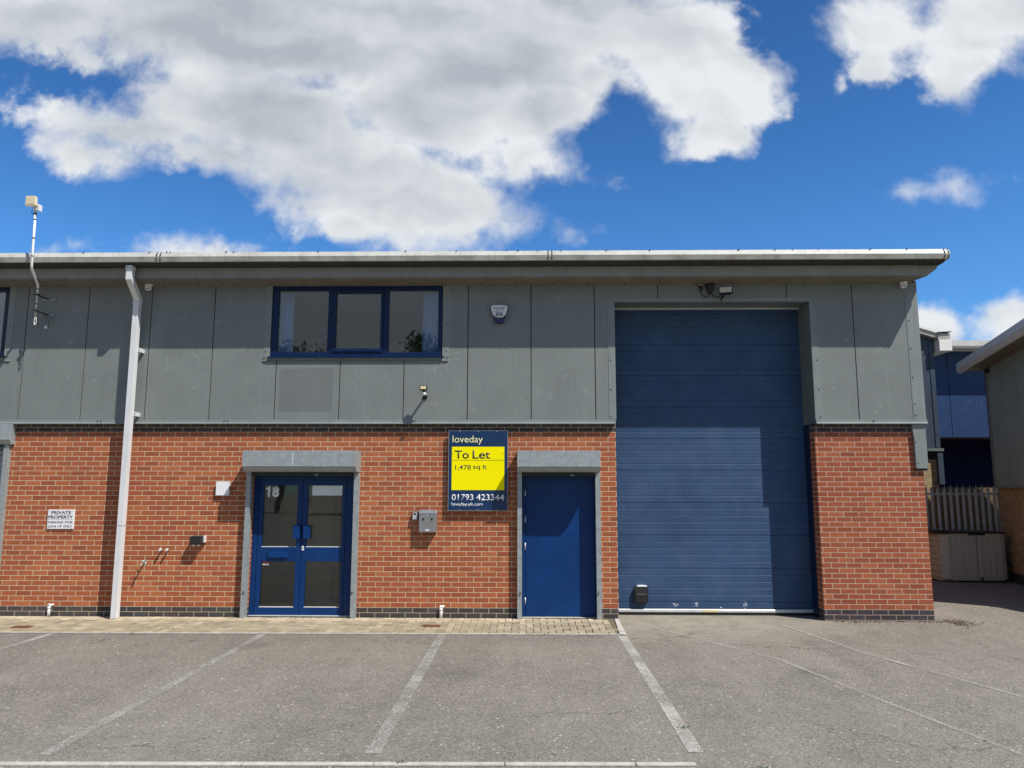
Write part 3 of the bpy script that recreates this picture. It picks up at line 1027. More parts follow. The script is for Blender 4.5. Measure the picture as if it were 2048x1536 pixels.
# ---- glazed double door
dd = MB()
dd.wall(-4.158, -2.602, 0.012, 2.20, 0.075, 0.155, [(-4.085, -2.738, -1, 2.045)], BLUEF)
dd.box(-4.158, -2.602, 0.045, 0.16, 0.0185, 0.034, ALU)
door = dd.build('double_door', bld, bevel=0.004)
for (a, b, p0_, p1_) in ((-4.080, -3.414, -4.010, -3.488), (-3.408, -2.745, -3.332, -2.796)):
    m = MB().wall(a, b, 0.036, 2.042, 0.085, 0.135, [(p0_, p1_, 0.147, 0.819), (p0_, p1_, 1.033, 1.959)], BLUEF)
    m.build('door_leaf', door, bevel=0.004)
    MB().box(p0_ - 0.003, p1_ + 0.003, 0.108, 0.114, 0.144, 0.822, GLASSD).build('pane', door)
    MB().box(p0_ - 0.003, p1_ + 0.003, 0.108, 0.114, 1.030, 1.962, GLASSD).build('pane', door)
    for (c, d) in ((0.147, 0.819), (1.033, 1.959)):
        m = MB()
        m.prism([(0.0845, c + 0.003), (0.107, c + 0.010), (0.107, c - 0.002), (0.0845, c - 0.002)], p0_ - 0.004, p1_ + 0.004, 'x', ALU)
        m.build('glazing_bead', door)
for (a, b) in ((-3.526, -3.424), (-3.366, -3.272)):
    m = MB().prism([(0.0845, 1.365), (0.020, 1.358), (0.028, 1.155), (0.0845, 1.150)], a, b, 'x', BLUED)
    m.build('pull_handle', door, bevel=0.006)
MB().prism([(0.0845, 0.965), (0.070, 0.962), (0.058, 0.876), (0.0845, 0.872)], -3.898, -3.597, 'x', BLUED).build('letter_plate', door, bevel=0.004)
m = MB().box(-3.393, -3.362, 0.075, 0.0845, 0.985, 1.050, WHITET)
m.box(-3.382, -3.373, 0.073, 0.0745, 1.005, 1.030, DARK)
m.build('lock_plate', door)
m = MB().prism([(-3.957, 1.782), (-3.925, 1.782), (-3.925, 1.944), (-3.948, 1.944), (-3.957, 1.928), (-3.990, 1.918), (-3.990, 1.893), (-3.957, 1.898)], 0.1062, 0.1075, 'y', WHITET)
m.build('door_number', door)
lettering('8', -3.893, -3.785, 1.780, 1.946, 0.1075, WHITET, door, bold=0.05, name='door_number')
MB().box(-3.274, -2.813, 0.1055, 0.1075, 1.806, 1.955, FROST).build('frosted_panel', door)
m = MB().box(-3.990, -3.892, 0.1055, 0.1075, 0.785, 0.812, RED)
m.box(-3.990, -3.892, 0.1055, 0.1075, 0.764, 0.784, WHITE)
m.build('sticker', door)
for o_, (a, b, c, d) in zip(('',), ((0, 0, 0, 0),)):
    pass

# ---- plain blue steel door
sd = MB()
sd.wall(-0.058, 1.053, 0.012, 2.20, 0.075, 0.155, [(-0.008, 1.045, -1, 2.12)], BLUED)
sd.box(-0.058, 1.053, 0.03, 0.16, 0.014, 0.026, CONC)
sdo = sd.build('steel_door', bld, bevel=0.004)
sdo['label'] = 'plain dark blue steel door'
MB().box(-0.004, 1.041, 0.085, 0.130, 0.032, 2.116, BLUED).build('door_leaf', sdo, bevel=0.004)
for (a, b) in ((1.800, 1.902), (1.406, 1.506), (1.0, 1.106), (0.205, 0.305)):
    MB().tube([(-0.010, 0.078, a), (-0.010, 0.078, b)], 0.0085, ALU, 10).build('hinge', sdo)
m = MB().tube([(0.905, 0.088, 0.36), (0.905, 0.078, 0.36)], 0.012, BLUED, 12)
m.build('lock_plug', sdo)
m = MB().tube([(0.905, 0.088, 1.05), (0.905, 0.079, 1.05)], 0.018, BLUED, 14)
m.build('lock_plug', sdo)

# ---- shutter housings with guide rails
BOXP = [(-0.001, 2.478), (-0.360, 2.471), (-0.362, 2.240), (-0.352, 2.232), (-0.300, 2.164), (-0.280, 2.158), (-0.001, 2.158)]


def shutter(xa, xb, ra, rb, lbl, low=True):
    if low:
        m = MB().prism(BOXP, xa, xb, 'x', GALV)
        m.box(xa - 0.004, xb + 0.004, -0.3655, -0.3625, 2.236, 2.246, GALV)
        top, yf = 2.157, -0.100
    else:       # the shallower housing of the next unit, tucked up under the cladding
        m = MB().prism([(-0.001, 2.885), (-0.130, 2.883), (-0.132, 2.645), (-0.085, 2.575), (-0.001, 2.575)], xa, xb, 'x', GALV)
        top, yf = 2.574, -0.075
    o = m.build('shutter_box', bld, bevel=0.004)
    o['label'] = lbl
    m = MB()
    m.box(ra + 0.07, rb - 0.07, -0.085, -0.055, top - 0.057, top - 0.001, SHADOWGAP)
    m.box((ra + rb) / 2 + 0.18, (ra + rb) / 2 + 0.23, -0.093, -0.0855, top - 0.047, top - 0.035, ALU)
    m.build('bottom_slat', o)
    for a, b, side in ((ra, ra + 0.068, 1), (rb - 0.072, rb, -1)):
        m = MB()
        m.box(a, b, yf, yf + 0.004, 0.012, top, GALV)
        m.box(a, a + 0.004, yf + 0.0042, -0.001, 0.012, top, GALV)
        m.box(b - 0.004, b, yf + 0.0042, -0.001, 0.012, top, GALV)
        m.tube([((a + b) / 2 + side * 0.012, -0.097, 0.395), ((a + b) / 2 + side * 0.012, -0.117, 0.395)], 0.016, BINM, 12)
        m.tube([((a + b) / 2 + side * 0.012, -0.1171, 0.395), ((a + b) / 2 + side * 0.012, -0.1185, 0.395)], 0.010, DARK, 12)
        m.build('guide_rail', o)
    return o


sb = shutter(-4.204, -2.512, -4.222, -2.518, 'wide galvanised shutter box over the glazed double door')
m = MB()
for i in range(9):
    zz = 2.445 - i * 0.022
    w = 0.013 * (1 - i / 10) + 0.003
    m.box(-3.455 - w, -3.455 + w, -0.3640, -0.3618, zz - 0.023, zz - 0.0005, ALU)
m.build('drip_stain', sb)
shutter(-0.126, 1.097, -0.127, 1.115, 'narrow galvanised shutter box over the plain steel door')
shutter(-10.6, -7.885, -10.3, -7.93, 'galvanised shutter box of the next unit', low=False)
m = MB()
for i in range(30):
    zz = 0.05 + i * 0.085
    m.prism([(0.06, zz), (0.045, zz + 0.02), (0.045, zz + 0.06), (0.06, zz + 0.0845)], -10.2, -7.985, 'x', GALV)
m.build('shutter_curtain', bld)

# ---- big blue sectional door
m = MB()
prof = []
k = 0
zz = 0.105
pts = []
while zz < 4.83:
    big = (k % 5 == 0)
    pts += [(0.4585, zz), (0.4585, zz + 0.086), (0.4625 if not big else 0.467, zz + 0.091), (0.4625 if not big else 0.467, zz + 0.0965)]
    zz += 0.1003
    k += 1
prof = pts + [(0.50, zz), (0.50, 0.105)]
nv = len(prof)
for (a, b) in ((1.39, 4.425),):
    vs = [(a, *q) for q in prof] + [(b, *q) for q in prof]
    fs = [(i, i + nv, (i + 1) % nv + nv, (i + 1) % nv) for i in range(nv)]
    m.add(vs, fs, ROLLER)
ro = m.build('roller_door', bld, fix=True)
ro['label'] = 'tall blue ribbed sectional door'
m = MB()
m.prism([(0.440, 0.046), (0.440, 0.078), (0.452, 0.092), (0.49, 0.092), (0.49, 0.046)], 1.392, 4.423, 'x', ALU)
m.box(2.70, 2.93, 0.4375, 0.4395, 0.047, 0.080, TAPE)
m.build('bottom_rail', ro)
MB().box(1.392, 4.423, 0.450, 0.485, 0.006, 0.0455, BLACK).build('rubber_seal', ro)
MB().box(4.386, 4.46, 0.2105, 0.450, 0.0, 2.903, GUIDE).build('door_guide', ro)
MB().box(1.31, 1.362, 0.2105, 0.450, 0.0, 2.903, GUIDE).build('door_guide', ro)
rs = random.Random(11)
for cx in (2.282, 2.602, 3.352, 2.985):
    m = MB()
    for i in range(14):
        xx, zz, w, h = cx + rs.gauss(0, 0.013), 0.150 + rs.gauss(0, 0.022), rs.uniform(0.004, 0.014), rs.uniform(0.004, 0.016)
        if cx == 2.985:
            zz, w, h = 0.105 + rs.uniform(0, 0.012), w * 0.8, h * 0.5
        m.box(xx, xx + w, 0.4565 - i * 0.0001, 0.4584, zz, zz + h, WHITET)
    m.build('paint_scuff', ro)
m = MB()     # black moulded lift handle
m.prism([(1.664, 0.20), (1.676, 0.187), (1.858, 0.187), (1.870, 0.20), (1.870, 0.405), (1.855, 0.425), (1.68, 0.425), (1.664, 0.405)], 0.400, 0.4583, 'y', BLACK)
m.box(1.680, 1.856, 0.3925, 0.3995, 0.20, 0.318, BLACK)
m.box(1.690, 1.848, 0.3985, 0.3998, 0.322, 0.392, DARK)
m.box(1.690, 1.848, 0.387, 0.3995, 0.3125, 0.320, REVEAL)
m.build('lift_handle', ro, bevel=0.004)
m = MB()
m.prism([(1.70, 0.428), (1.715, 0.447), (1.80, 0.449), (1.852, 0.444), (1.862, 0.430), (1.85, 0.4255), (1.71, 0.4255)], 0.405, 0.457, 'y', WHITET)  # white patch along the top of the handle
m.build('white_patch', ro, bevel=0.003)

# ---- downpipe
m = MB()
PX0, PX1 = -6.058, -5.968
m.box(PX0, PX1, -0.270, -0.180, 0.012, 4.80, PIPEW)
m.prism([(-0.180, 4.8005), (-0.180, 4.84), (-0.445, 5.085), (-0.445, 5.266), (-0.540, 5.266), (-0.540, 5.045), (-0.270, 4.8005)], PX0, PX1, 'x', PIPEW)
m.box(PX0 - 0.006, PX1 + 0.006, -0.276, -0.174, 4.73, 4.805, PIPEW)
m.box(PX0 - 0.006, PX1 + 0.006, -0.546, -0.439, 5.20, 5.258, PIPEW)
m.box(PX0 - 0.004, PX1 + 0.004, -0.274, -0.176, 0.012, 0.045, CONC)
m.box(PX0 - 0.003, PX1 + 0.003, -0.273, -0.177, 1.36, 1.366, GREYT)
m.screws([(PX0 + 0.02, -0.276, 4.765), (PX1 - 0.02, -0.276, 4.765), (PX0 + 0.02, -0.546, 5.23), (PX1 - 0.02, -0.546, 5.23)], r=0.008)
dp = m.build('downpipe', bld, bevel=0.006)
for zz in (3.03, 4.02):
    b = MB().box(PX1 + 0.0005, PX1 + 0.035, -0.20, -0.062, zz - 0.03, zz + 0.03, PIPEW)
    b.screws([(PX1 + 0.02, -0.20, zz + 0.012), (PX1 + 0.02, -0.20, zz - 0.012)], r=0.006)
    b.build('pipe_bracket', dp)

# ================================================================== THINGS ON THE WALL
# ---- to let board
sg = thing('sale_board', 'navy and yellow To Let board screwed to the brick beside the steel door', 'sign', (-0.72, -0.02, 2.19))
X = lambda a: a
m = MB().box(-1.166, -0.275, -0.070, -0.050, 1.590, 2.784, NAVY)
m.build('board', sg)
m = MB()
for (a, b, c, d) in ((-1.170, -1.1665, 1.587, 2.787), (-0.2745, -0.271, 1.587, 2.787)):
    m.box(a, b, -0.071, -0.049, c, d, ALU)
m.box(-1.166, -0.275, -0.071, -0.049, 1.587, 1.5895, ALU)
m.box(-1.166, -0.275, -0.071, -0.049, 2.7845, 2.787, ALU)
m.box(-1.10, -1.05, -0.0495, 0.0, 1.7, 2.7, BINM)
m.box(-0.40, -0.35, -0.0495, 0.0, 1.7, 2.7, BINM)
m.screws([(q, -0.071, r) for q in (-1.0, -0.72, -0.44) for r in (2.772, 1.602)], ALU, r=0.006)
m.build('edge_trim', sg)
m = MB().box(-1.119, -0.324, -0.0725, -0.0702, 1.892, 2.543, YELLOW)
m.box(-1.110, -0.332, -0.0735, -0.0727, 2.337, 2.342, BLACKT)
m.screws([(-1.10, -0.0725, 2.44), (-0.345, -0.0725, 2.44)], r=0.005)
m.build('yellow_panel', sg)
lettering('loveday', -1.112, -0.652, 2.574, 2.710, -0.0702, CREAMT, sg, bold=0.0)
lettering('To', -1.078, -0.862, 2.362, 2.487, -0.0727, BLACKT, sg, bold=0.014)
lettering('Let', -0.806, -0.538, 2.362, 2.487, -0.0727, BLACKT, sg, bold=0.014)
lettering('1,478', -1.066, -0.830, 2.187, 2.268, -0.0727, BLACKT, sg, bold=0.004)
lettering('sq', -0.796, -0.690, 2.187, 2.254, -0.0727, BLACKT, sg, bold=0.004)
lettering('ft', -0.654, -0.590, 2.203, 2.272, -0.0727, BLACKT, sg, bold=0.004)
lettering('01793', -1.115, -0.790, 1.738, 1.829, -0.0702, WHITET, sg, bold=0.008)
lettering('423344', -0.748, -0.325, 1.738, 1.829, -0.0702, WHITET, sg, bold=0.008)
lettering('loveday.uk.com', -1.116, -0.646, 1.643, 1.706, -0.0702, WHITET, sg, bold=0.004)

# ---- private property plate
ps = thing('parking_sign', 'small white private property plate on the brick left of the downpipe', 'sign', (-7.06, -0.01, 1.445))
m = MB().box(-7.264, -6.857, -0.020, -0.002, 1.300, 1.588, WHITET)
m.screws([(-7.24, -0.02, 1.565), (-6.88, -0.02, 1.565), (-7.24, -0.02, 1.32), (-6.88, -0.02, 1.32)], GREYT, r=0.005)
m.build('plate', ps, bevel=0.002)
lettering('PRIVATE', -7.212, -6.908, 1.524, 1.567, -0.0202, BLACKT, ps, bold=0.025)
lettering('PROPERTY', -7.252, -6.873, 1.454, 1.499, -0.0202, BLACKT, ps, bold=0.025)
lettering('PARKING', -7.252, -7.020, 1.382, 1.416, -0.0202, BLACKT, ps, bold=0.015)
lettering('FOR', -6.990, -6.870, 1.382, 1.416, -0.0202, BLACKT, ps, bold=0.015)
lettering('Unit', -7.250, -7.118, 1.322, 1.357, -0.0202, BLACKT, ps, bold=0.015)
lettering('19', -7.092, -7.040, 1.322, 1.357, -0.0202, BLACKT, ps, bold=0.015)
lettering('ONLY', -7.012, -6.882, 1.322, 1.357, -0.0202, BLACKT, ps, bold=0.015)
m = MB().box(-7.214, -6.912, -0.0212, -0.0202, 1.5125, 1.5155, GREYT)
m.build('underline', ps)
MB().box(-7.252, -6.876, -0.0212, -0.0202, 1.4425, 1.4455, GREYT).build('underline', ps)

# ---- alarm box
ab = thing('alarm_box', 'white alarm bell box with navy foot on the grey cladding above the To Let board', 'alarm', (-0.407, -0.06, 4.58))
out_ = [(-0.505, 4.730), (-0.309, 4.730), (-0.272, 4.710), (-0.266, 4.683), (-0.345, 4.452), (-0.356, 4.442), (-0.458, 4.442), (-0.469, 4.452), (-0.548, 4.683), (-0.542, 4.710)]
MB().prism(out_, -0.125, -0.061, 'y', STROBE).build('strobe_base', ab, bevel=0.006)
cov = [(-0.50, 4.724), (-0.407, 4.729), (-0.314, 4.724), (-0.280, 4.706), (-0.275, 4.683), (-0.308, 4.572), (-0.333, 4.560), (-0.342, 4.540), (-0.370, 4.532), (-0.444, 4.532), (-0.472, 4.540), (-0.481, 4.560), (-0.506, 4.572), (-0.539, 4.683), (-0.534, 4.706)]
MB().prism(cov, -0.146, -0.1255, 'y', WHITE).build('cover', ab, bevel=0.005)
lettering('TOPS', -0.496, -0.322, 4.640, 4.694, -0.1462, GREYT, ab, bold=0.02, shear=0.35)
m = MB()
rs = random.Random(5)
xx = -0.492
while xx < -0.33:
    w = rs.uniform(0.006, 0.016)
    m.box(xx, xx + w, -0.1472, -0.1462, 4.617, 4.624, GREYT)
    xx += w + 0.004
m.box(-0.459, -0.357, -0.148, -0.1462, 4.554, 4.606, NAVY)
for (r_, a, b) in ((4.588, -0.450, -0.37), (4.568, -0.440, -0.38)):
    xx = a
    while xx < b:
        w = rs.uniform(0.005, 0.014)
        m.box(xx, xx + w, -0.149, -0.1481, r_ - 0.006, r_ + 0.006, WHITET)
        xx += w + 0.004
m.build('name_panel', ab)


# ---- floodlights
def floodlight(loc, w, h, tilt, yaw, lbl, motion):
    """loc: centre of the lamp face; tilted down, on a bracket to the wall at y=-0.06"""
    t = thing('floodlight', lbl, 'floodlight', loc, 'floodlights on the cladding')
    R = Matrix.Translation(loc) @ Matrix.Rotation(yaw, 4, 'Z') @ Matrix.Rotation(tilt, 4, 'X')
    m = MB().box(-w / 2, w / 2, 0.0, 0.035, -h / 2, h / 2, BLACK, R)
    for i in range(7):
        q = -w / 2 + w * (i + 0.5) / 7
        m.box(q - 0.004, q + 0.004, 0.0351, 0.055, -h / 2.3, h / 2.3, BLACK, R)
    m.build('housing', t, bevel=0.004)
    m = MB().box(-w / 2 + 0.014, w / 2 - 0.014, -0.004, -0.0003, -h / 2 + 0.013, h / 2 - 0.013, LED, R)
    for i in range(3):
        for j in range(2):
            a = -w / 4 + i * w / 4
            c = -h / 6 + j * h / 3.2
            m.box(a - 0.012, a + 0.012, -0.0052, -0.0042, c - 0.008, c + 0.008, TAPE, R)
    m.build('lens', t)
    return t, R


t, R = floodlight((-1.543, -0.295, 3.418), 0.115, 0.075, radians(-12), radians(-6), 'small black floodlight with motion sensor standing out from the cladding below the window', True)
m = MB().tube([(-1.545, -0.061, 3.300), (-1.545, -0.075, 3.300)], 0.038, BLACK, 16)
m.tube([(-1.545, -0.076, 3.300), (-1.543, -0.16, 3.335), (-1.541, -0.262, 3.37), (-1.541, -0.272, 3.40)], 0.017, BLACK, 10)
m.build('bracket', t)
m = MB().ball((-1.525, -0.275, 3.325), 0.030, WHITE, 16, (1, 1, 0.85))
m.box(-1.552, -1.500, -0.285, -0.240, 3.337, 3.362, BLACK)
m.build('motion_sensor', t)
t, R = floodlight((3.042, -0.300, 4.915), 0.205, 0.115, radians(-14), radians(-16), 'wide black floodlight under the soffit above the blue sectional door', False)
m = MB().box(2.95, 3.13, -0.262, -0.245, 4.845, 4.865, BLACK)
m.tube([(3.03, -0.255, 4.85), (3.03, -0.16, 4.835), (3.03, -0.061, 4.83)], 0.012, BLACK, 8)
m.tube([(3.03, -0.068, 4.83), (3.03, -0.068, 4.79)], 0.006, BLACK, 6)
m.build('bracket', t)
jb = thing('junction_box', 'black cable boxes hanging under the soffit beside the wide floodlight', 'junction box', (2.8, -0.1, 5.0))
m = MB().box(2.80, 2.915, -0.145, -0.062, 4.965, 5.065, BLACK)
m.prism([(2.815, 4.965), (2.83, 4.915), (2.885, 4.915), (2.90, 4.965)], -0.135, -0.070, 'y', BLACK)
m.build('terminal_box', jb, bevel=0.004)
m = MB().box(2.680, 2.755, -0.115, -0.062, 5.025, 5.062, SOFFIT)
m.tube([(2.717, -0.09, 5.024), (2.715, -0.09, 4.945)], [0.026, 0.014], BLACK, 10)
m.build('cable_gland', jb)


def arc(a, b, drop, n=12):
    a, b = Vector(a), Vector(b)
    return [a.lerp(b, i / n) + Vector((0, 0, -drop * sin(pi * i / n) ** 0.6)) for i in range(n + 1)]


m = MB().tube(arc((2.716, -0.09, 4.945), (2.842, -0.10, 4.915), 0.075), 0.006, BLACK, 8)
m.build('cable', jb)
m = MB().tube(arc((2.875, -0.10, 4.915), (3.0, -0.25, 4.860), 0.055), 0.007, BLACK, 8)
m.build('cable', jb)


# ---- security cameras
def turret(x, y, z, yaw, lbl):
    t = thing('security_camera', lbl, 'camera', (x, y, z), 'turret cameras under the soffit')
    m = MB().tube([(x, y, z), (x, y, z - 0.012), (x, y, z - 0.035)], [0.058, 0.060, 0.050], WHITE, 20)
    m.build('mount', t)
    d = Vector((sin(yaw), -cos(yaw), -0.55)).normalized()
    c = Vector((x, y, z - 0.045)) + d * 0.008
    m = MB().ball(c, 0.050, WHITE, 20)
    m.tube([c + d * 0.030, c + d * 0.052], [0.042, 0.040], WHITE, 18)
    m.build('eyeball', t)
    m = MB()
    sx = Vector((cos(yaw), sin(yaw), 0))
    for k in (-0.015, 0.015):
        m.tube([c + d * 0.050 + sx * k, c + d * 0.0545 + sx * k], 0.0115, BLACK, 12)
    m.build('lens', t)


turret(-5.890, -0.16, 5.068, 0.15, 'white twin lens dome camera under the soffit beside the downpipe')
turret(5.800, -0.16, 5.068, -0.55, 'white twin lens dome camera under the soffit at the building corner')

# ---- aerial on a cranked mast
an = thing('antenna', 'cream panel aerial on a cranked white mast rising past the gutter', 'antenna', (-7.51, -0.06, 4.6))
mast = [(-7.512, -0.35, 4.53), (-7.514, -0.35, 4.985), (-7.508, -0.37, 5.02), (-7.408, -0.69, 5.175), (-7.402, -0.705, 5.21), (-7.412, -0.71, 6.12)]
m = MB().tube(mast, 0.0185, WHITE, 14)
for zz, yy, xx in ((5.93, -0.709, -7.410), (5.64, -0.707, -7.407), (5.36, -0.706, -7.404)):
    m.tube([(xx, yy, zz - 0.008), (xx, yy, zz + 0.008)], 0.021, BLACK, 12)
for q in ((-7.475, -0.48, 5.073), (-7.514, -0.35, 4.945), (-7.513, -0.35, 4.72)):
    m.tube([(q[0], q[1], q[2] - 0.007), (q[0], q[1], q[2] + 0.007)], 0.021, BLACK, 12)
m.build('mast', an)
m = MB().prism([(-7.510, 6.118), (-7.372, 6.118), (-7.366, 6.13), (-7.376, 6.258), (-7.386, 6.27), (-7.512, 6.27), (-7.522, 6.258), (-7.522, 6.13)], -0.80, -0.745, 'y', CREAM)
m.box(-7.502, -7.386, -0.805, -0.8005, 6.14, 6.25, CREAM)
m.build('panel', an, bevel=0.008)
m = MB().box(-7.43, -7.36, -0.744, -0.690, 6.07, 6.16, WHITE)
m.box(-7.355, -7.335, -0.76, -0.68, 6.06, 6.155, WHITE)
m.tube([(-7.44, -0.745, 6.08), (-7.445, -0.75, 6.03), (-7.43, -0.72, 6.0)], 0.006, BLACK, 6)
m.tube([(-7.411, -0.71, 6.01), (-7.411, -0.71, 6.035)], 0.024, BLACK, 12)
m.build('clamp', an, bevel=0.003)
for zz, big in ((4.855, False), (4.605, True)):
    m = MB().box(-7.610, -7.395, -0.075, -0.061, zz - 0.018, zz + 0.006, GALV)
    m.box(-7.535, -7.500, -0.35, -0.0755, zz - 0.006, zz + 0.006, DARK)  # arm coloured dark to stand in for shadow
    m.box(-7.538, -7.486, -0.375, -0.325, zz - 0.012, zz + 0.012, BLACK)
    if big:
        m.box(-7.545, -7.490, -0.072, -0.061, 4.385, zz - 0.0185, GALV)
        m.prism([(-0.0725, 4.42), (-0.0725, zz - 0.005), (-0.25, zz - 0.005)], -7.520, -7.515, 'x', GALV)
        m.box(-7.54, -7.495, -0.080, -0.0725, 4.388, 4.43, ALU)
    m.build('wall_bracket', an)
lp = [(-7.51 + 0.016 * sin(2 * pi * i / 20), -0.35, 4.445 + 0.060 * cos(2 * pi * i / 20)) for i in range(21)]
MB().tube(lp, 0.006, WHITE, 8, caps=False).tube([(-7.51, -0.35, 4.505), (-7.512, -0.35, 4.53)], 0.006, WHITE, 8).build('cable_loop', an)

# ---- small fittings
cb = thing('cigarette_bin', 'grey steel wall mounted cigarette bin below the To Let board', 'ashtray bin', (-1.465, -0.05, 1.42))
m = MB().box(-1.596, -1.337, -0.110, -0.003, 1.266, 1.536, BINM)
m.box(-1.532, -1.528, -0.1108, -0.1102, 1.30, 1.30, BINM)
m.build('body', cb, bevel=0.005)
MB().prism([(-0.003, 1.600), (-0.092, 1.590), (-0.114, 1.540), (-0.003, 1.540)], -1.598, -1.335, 'x', BINM).build('lid', cb, bevel=0.004)
for cx in (-1.532, -1.404):
    m = MB().prism([(cx - 0.017, 1.477), (cx + 0.017, 1.477), (cx + 0.013, 1.450), (cx + 0.008, 1.440), (cx - 0.008, 1.440), (cx - 0.013, 1.450)], -0.112, -0.1105, 'y', DARK)
    m.build('stub_hole', cb)
MB().box(-1.497, -1.441, -0.1120, -0.1105, 1.292, 1.312, WHITET).build('maker_label', cb)
m = MB().tube([(-1.468, -0.1105, 1.508), (-1.468, -0.116, 1.508)], 0.009, ALU, 12)
m.build('lock', cb)
ks = thing('key_safe', 'small silver and black key safe beside the steel cigarette bin', 'key safe', (-1.663, -0.03, 1.505))
MB().prism([(-1.712, 1.452), (-1.700, 1.444), (-1.628, 1.444), (-1.616, 1.452), (-1.616, 1.548), (-1.632, 1.570), (-1.696, 1.570), (-1.712, 1.548)], -0.040, -0.002, 'y', BLACK).build('body', ks, bevel=0.005)
m = MB().prism([(-1.699, 1.452), (-1.630, 1.452), (-1.630, 1.542), (-1.642, 1.560), (-1.687, 1.560), (-1.699, 1.542)], -0.060, -0.0405, 'y', ALU)
m.box(-1.686, -1.643, -0.0612, -0.0602, 1.522, 1.548, DARK)
m.box(-1.686, -1.643, -0.0612, -0.0602, 1.456, 1.462, GREYT)
m.build('shutter_cover', ks, bevel=0.003)
wb = thing('blank_plate', 'blank white square plate on the brick left of the double door', 'plate', (-4.6, -0.02, 1.91))
m = MB().box(-4.703, -4.498, -0.046, -0.0345, 1.806, 2.014, WHITET)
m.build('face_plate', wb, bevel=0.002)
m = MB().box(-4.695, -4.506, -0.034, -0.002, 1.814, 2.006, GREYT)
m.screws([(-4.69, -0.046, 2.0), (-4.51, -0.046, 2.0), (-4.69, -0.046, 1.82), (-4.51, -0.046, 1.82)], GREYT, r=0.004)
m.build('back_box', wb)
vb = thing('vent_cover', 'black box cover with two white pipe ends on the brick by the double door', 'vent', (-4.92, -0.05, 1.14))
m = MB().prism([(-0.002, 1.205), (-0.130, 1.200), (-0.142, 1.095), (-0.120, 1.085), (-0.002, 1.085)], -5.02, -4.845, 'x', BLACK)
m.build('cover', vb, bevel=0.006)
MB().box(-4.8445, -4.822, -0.060, -0.002, 1.105, 1.205, WHITE).build('side_flange', vb, bevel=0.003)
for cx in (-4.972, -4.898):
    MB().tube([(cx, -0.085, 1.085), (cx, -0.085, 1.050)], 0.021, WHITE, 14).build('pipe_end', vb)
for i, (cx, lbl) in enumerate(((-5.480, 'left hand white capped pipe stub sticking out of the brick'), (-5.380, 'right hand white capped pipe stub nearest the black vent cover'))):
    q = thing('pipe_stub', lbl, 'pipe', (cx, 0, 1.0), 'paired pipe stubs in the brick')
    MB().tube([(cx, 0.01, 1.0), (cx, -0.075, 1.0)], 0.013, COPPER, 12).build('pipe', q)
    MB().tube([(cx, -0.060, 1.0), (cx, -0.088, 1.0)], 0.020, WHITE, 14).build('cap', q)
wt = thing('water_tap', 'small corroded outside tap on the brick right of the downpipe', 'tap', (-5.735, 0, 0.82))
m = MB().tube([(-5.735, 0.01, 0.80), (-5.735, -0.11, 0.80), (-5.735, -0.13, 0.775), (-5.735, -0.13, 0.745)], 0.012, COPPER, 10)
m.tube([(-5.735, -0.07, 0.80), (-5.735, -0.07, 0.835)], 0.009, COPPER, 10)
m.build('spout', wt)
m = MB().tube([(-5.762, -0.07, 0.838), (-5.708, -0.07, 0.838)], 0.008, ALU, 8)
m.build('handle', wt)
MB().tube([(-5.735, -0.002, 0.80), (-5.735, -0.010, 0.80)], 0.026, WHITE, 14).build('wall_flange', wt)
MB().tube([(-5.73, -0.002, 0.85), (-5.73, -0.02, 0.85), (-5.72, -0.024, 0.83)], 0.010, COPPER, 8).build('elbow', wt)
for cx, lbl in ((-7.112, 'short grey waste pipe at the wall foot below the private property plate'), (-1.254, 'short grey waste pipe at the wall foot between the two doors')):
    q = thing('standpipe', lbl, 'pipe', (cx, -0.03, 0), 'waste pipes at the wall foot')
    m = MB().tube([(cx, -0.04, 0.012), (cx, -0.04, 0.165)], 0.022, PIPEW, 14)
    m.build('pipe', q)
    m = MB().tube([(cx, -0.04, 0.135), (cx, -0.04, 0.185), (cx, -0.03, 0.195)], [0.027, 0.027, 0.018], WHITE, 14)
    m.tube([(cx, -0.04, 0.165), (cx + 0.03, -0.02, 0.185), (cx + 0.035, 0.01, 0.187)], 0.016, WHITE, 10)
    m.build('socket', q)
for (cx, cy, lbl) in ((-6.93, -0.90, 'rusty square drain cover in the paving below the private property plate'), (-1.32, -0.67, 'rusty square drain cover in the paving between the two doors')):
    q = MB().box(cx - 0.13, cx + 0.13, cy - 0.075, cy + 0.075, 0.010, 0.0245, RUST)
    for i in range(6):
        q.box(cx - 0.11, cx + 0.11, cy - 0.06 + i * 0.022, cy - 0.05 + i * 0.022, 0.0246, 0.029, RUST)
    tag(q.build('drain_cover', origin=(cx, cy, 0)), lbl, 'drain cover', 'rusty drain covers in the paving')


# ---- curtains upstairs
def curtain(xa, xb, lbl):
    m = MB()
    n = 48
    zs = [4.99, 4.7, 4.4, 4.1, 3.85, 3.6]
    vs = []
    for k, zz in enumerate(zs):
        for i in range(n + 1):
            f = i / n
            vs.append((xa + (xb - xa) * f + 0.006 * sin(k * 1.7 + f * 9), 0.10 + 0.022 * sin(f * 38 + 0.25 * k) + 0.01 * sin(f * 13), zz))
    fs = [(k * (n + 1) + i, k * (n + 1) + i + 1, (k + 1) * (n + 1) + i + 1, (k + 1) * (n + 1) + i) for k in range(len(zs) - 1) for i in range(n)]
    m.add(vs, fs, CURT, True)
    o = m.build('curtain', origin=((xa + xb) / 2, 0.16, 4.99), fix=False)
    s = o.modifiers.new('thickness', 'SOLIDIFY')
    s.thickness = 0.003
    tag(o, lbl, 'curtain', 'curtains in the upstairs window')


curtain(-3.95, -3.665, 'pale blue curtain drawn back at the downpipe end of the upstairs window')
curtain(-1.62, -1.30, 'pale blue curtain drawn back at the alarm box end of the upstairs window')

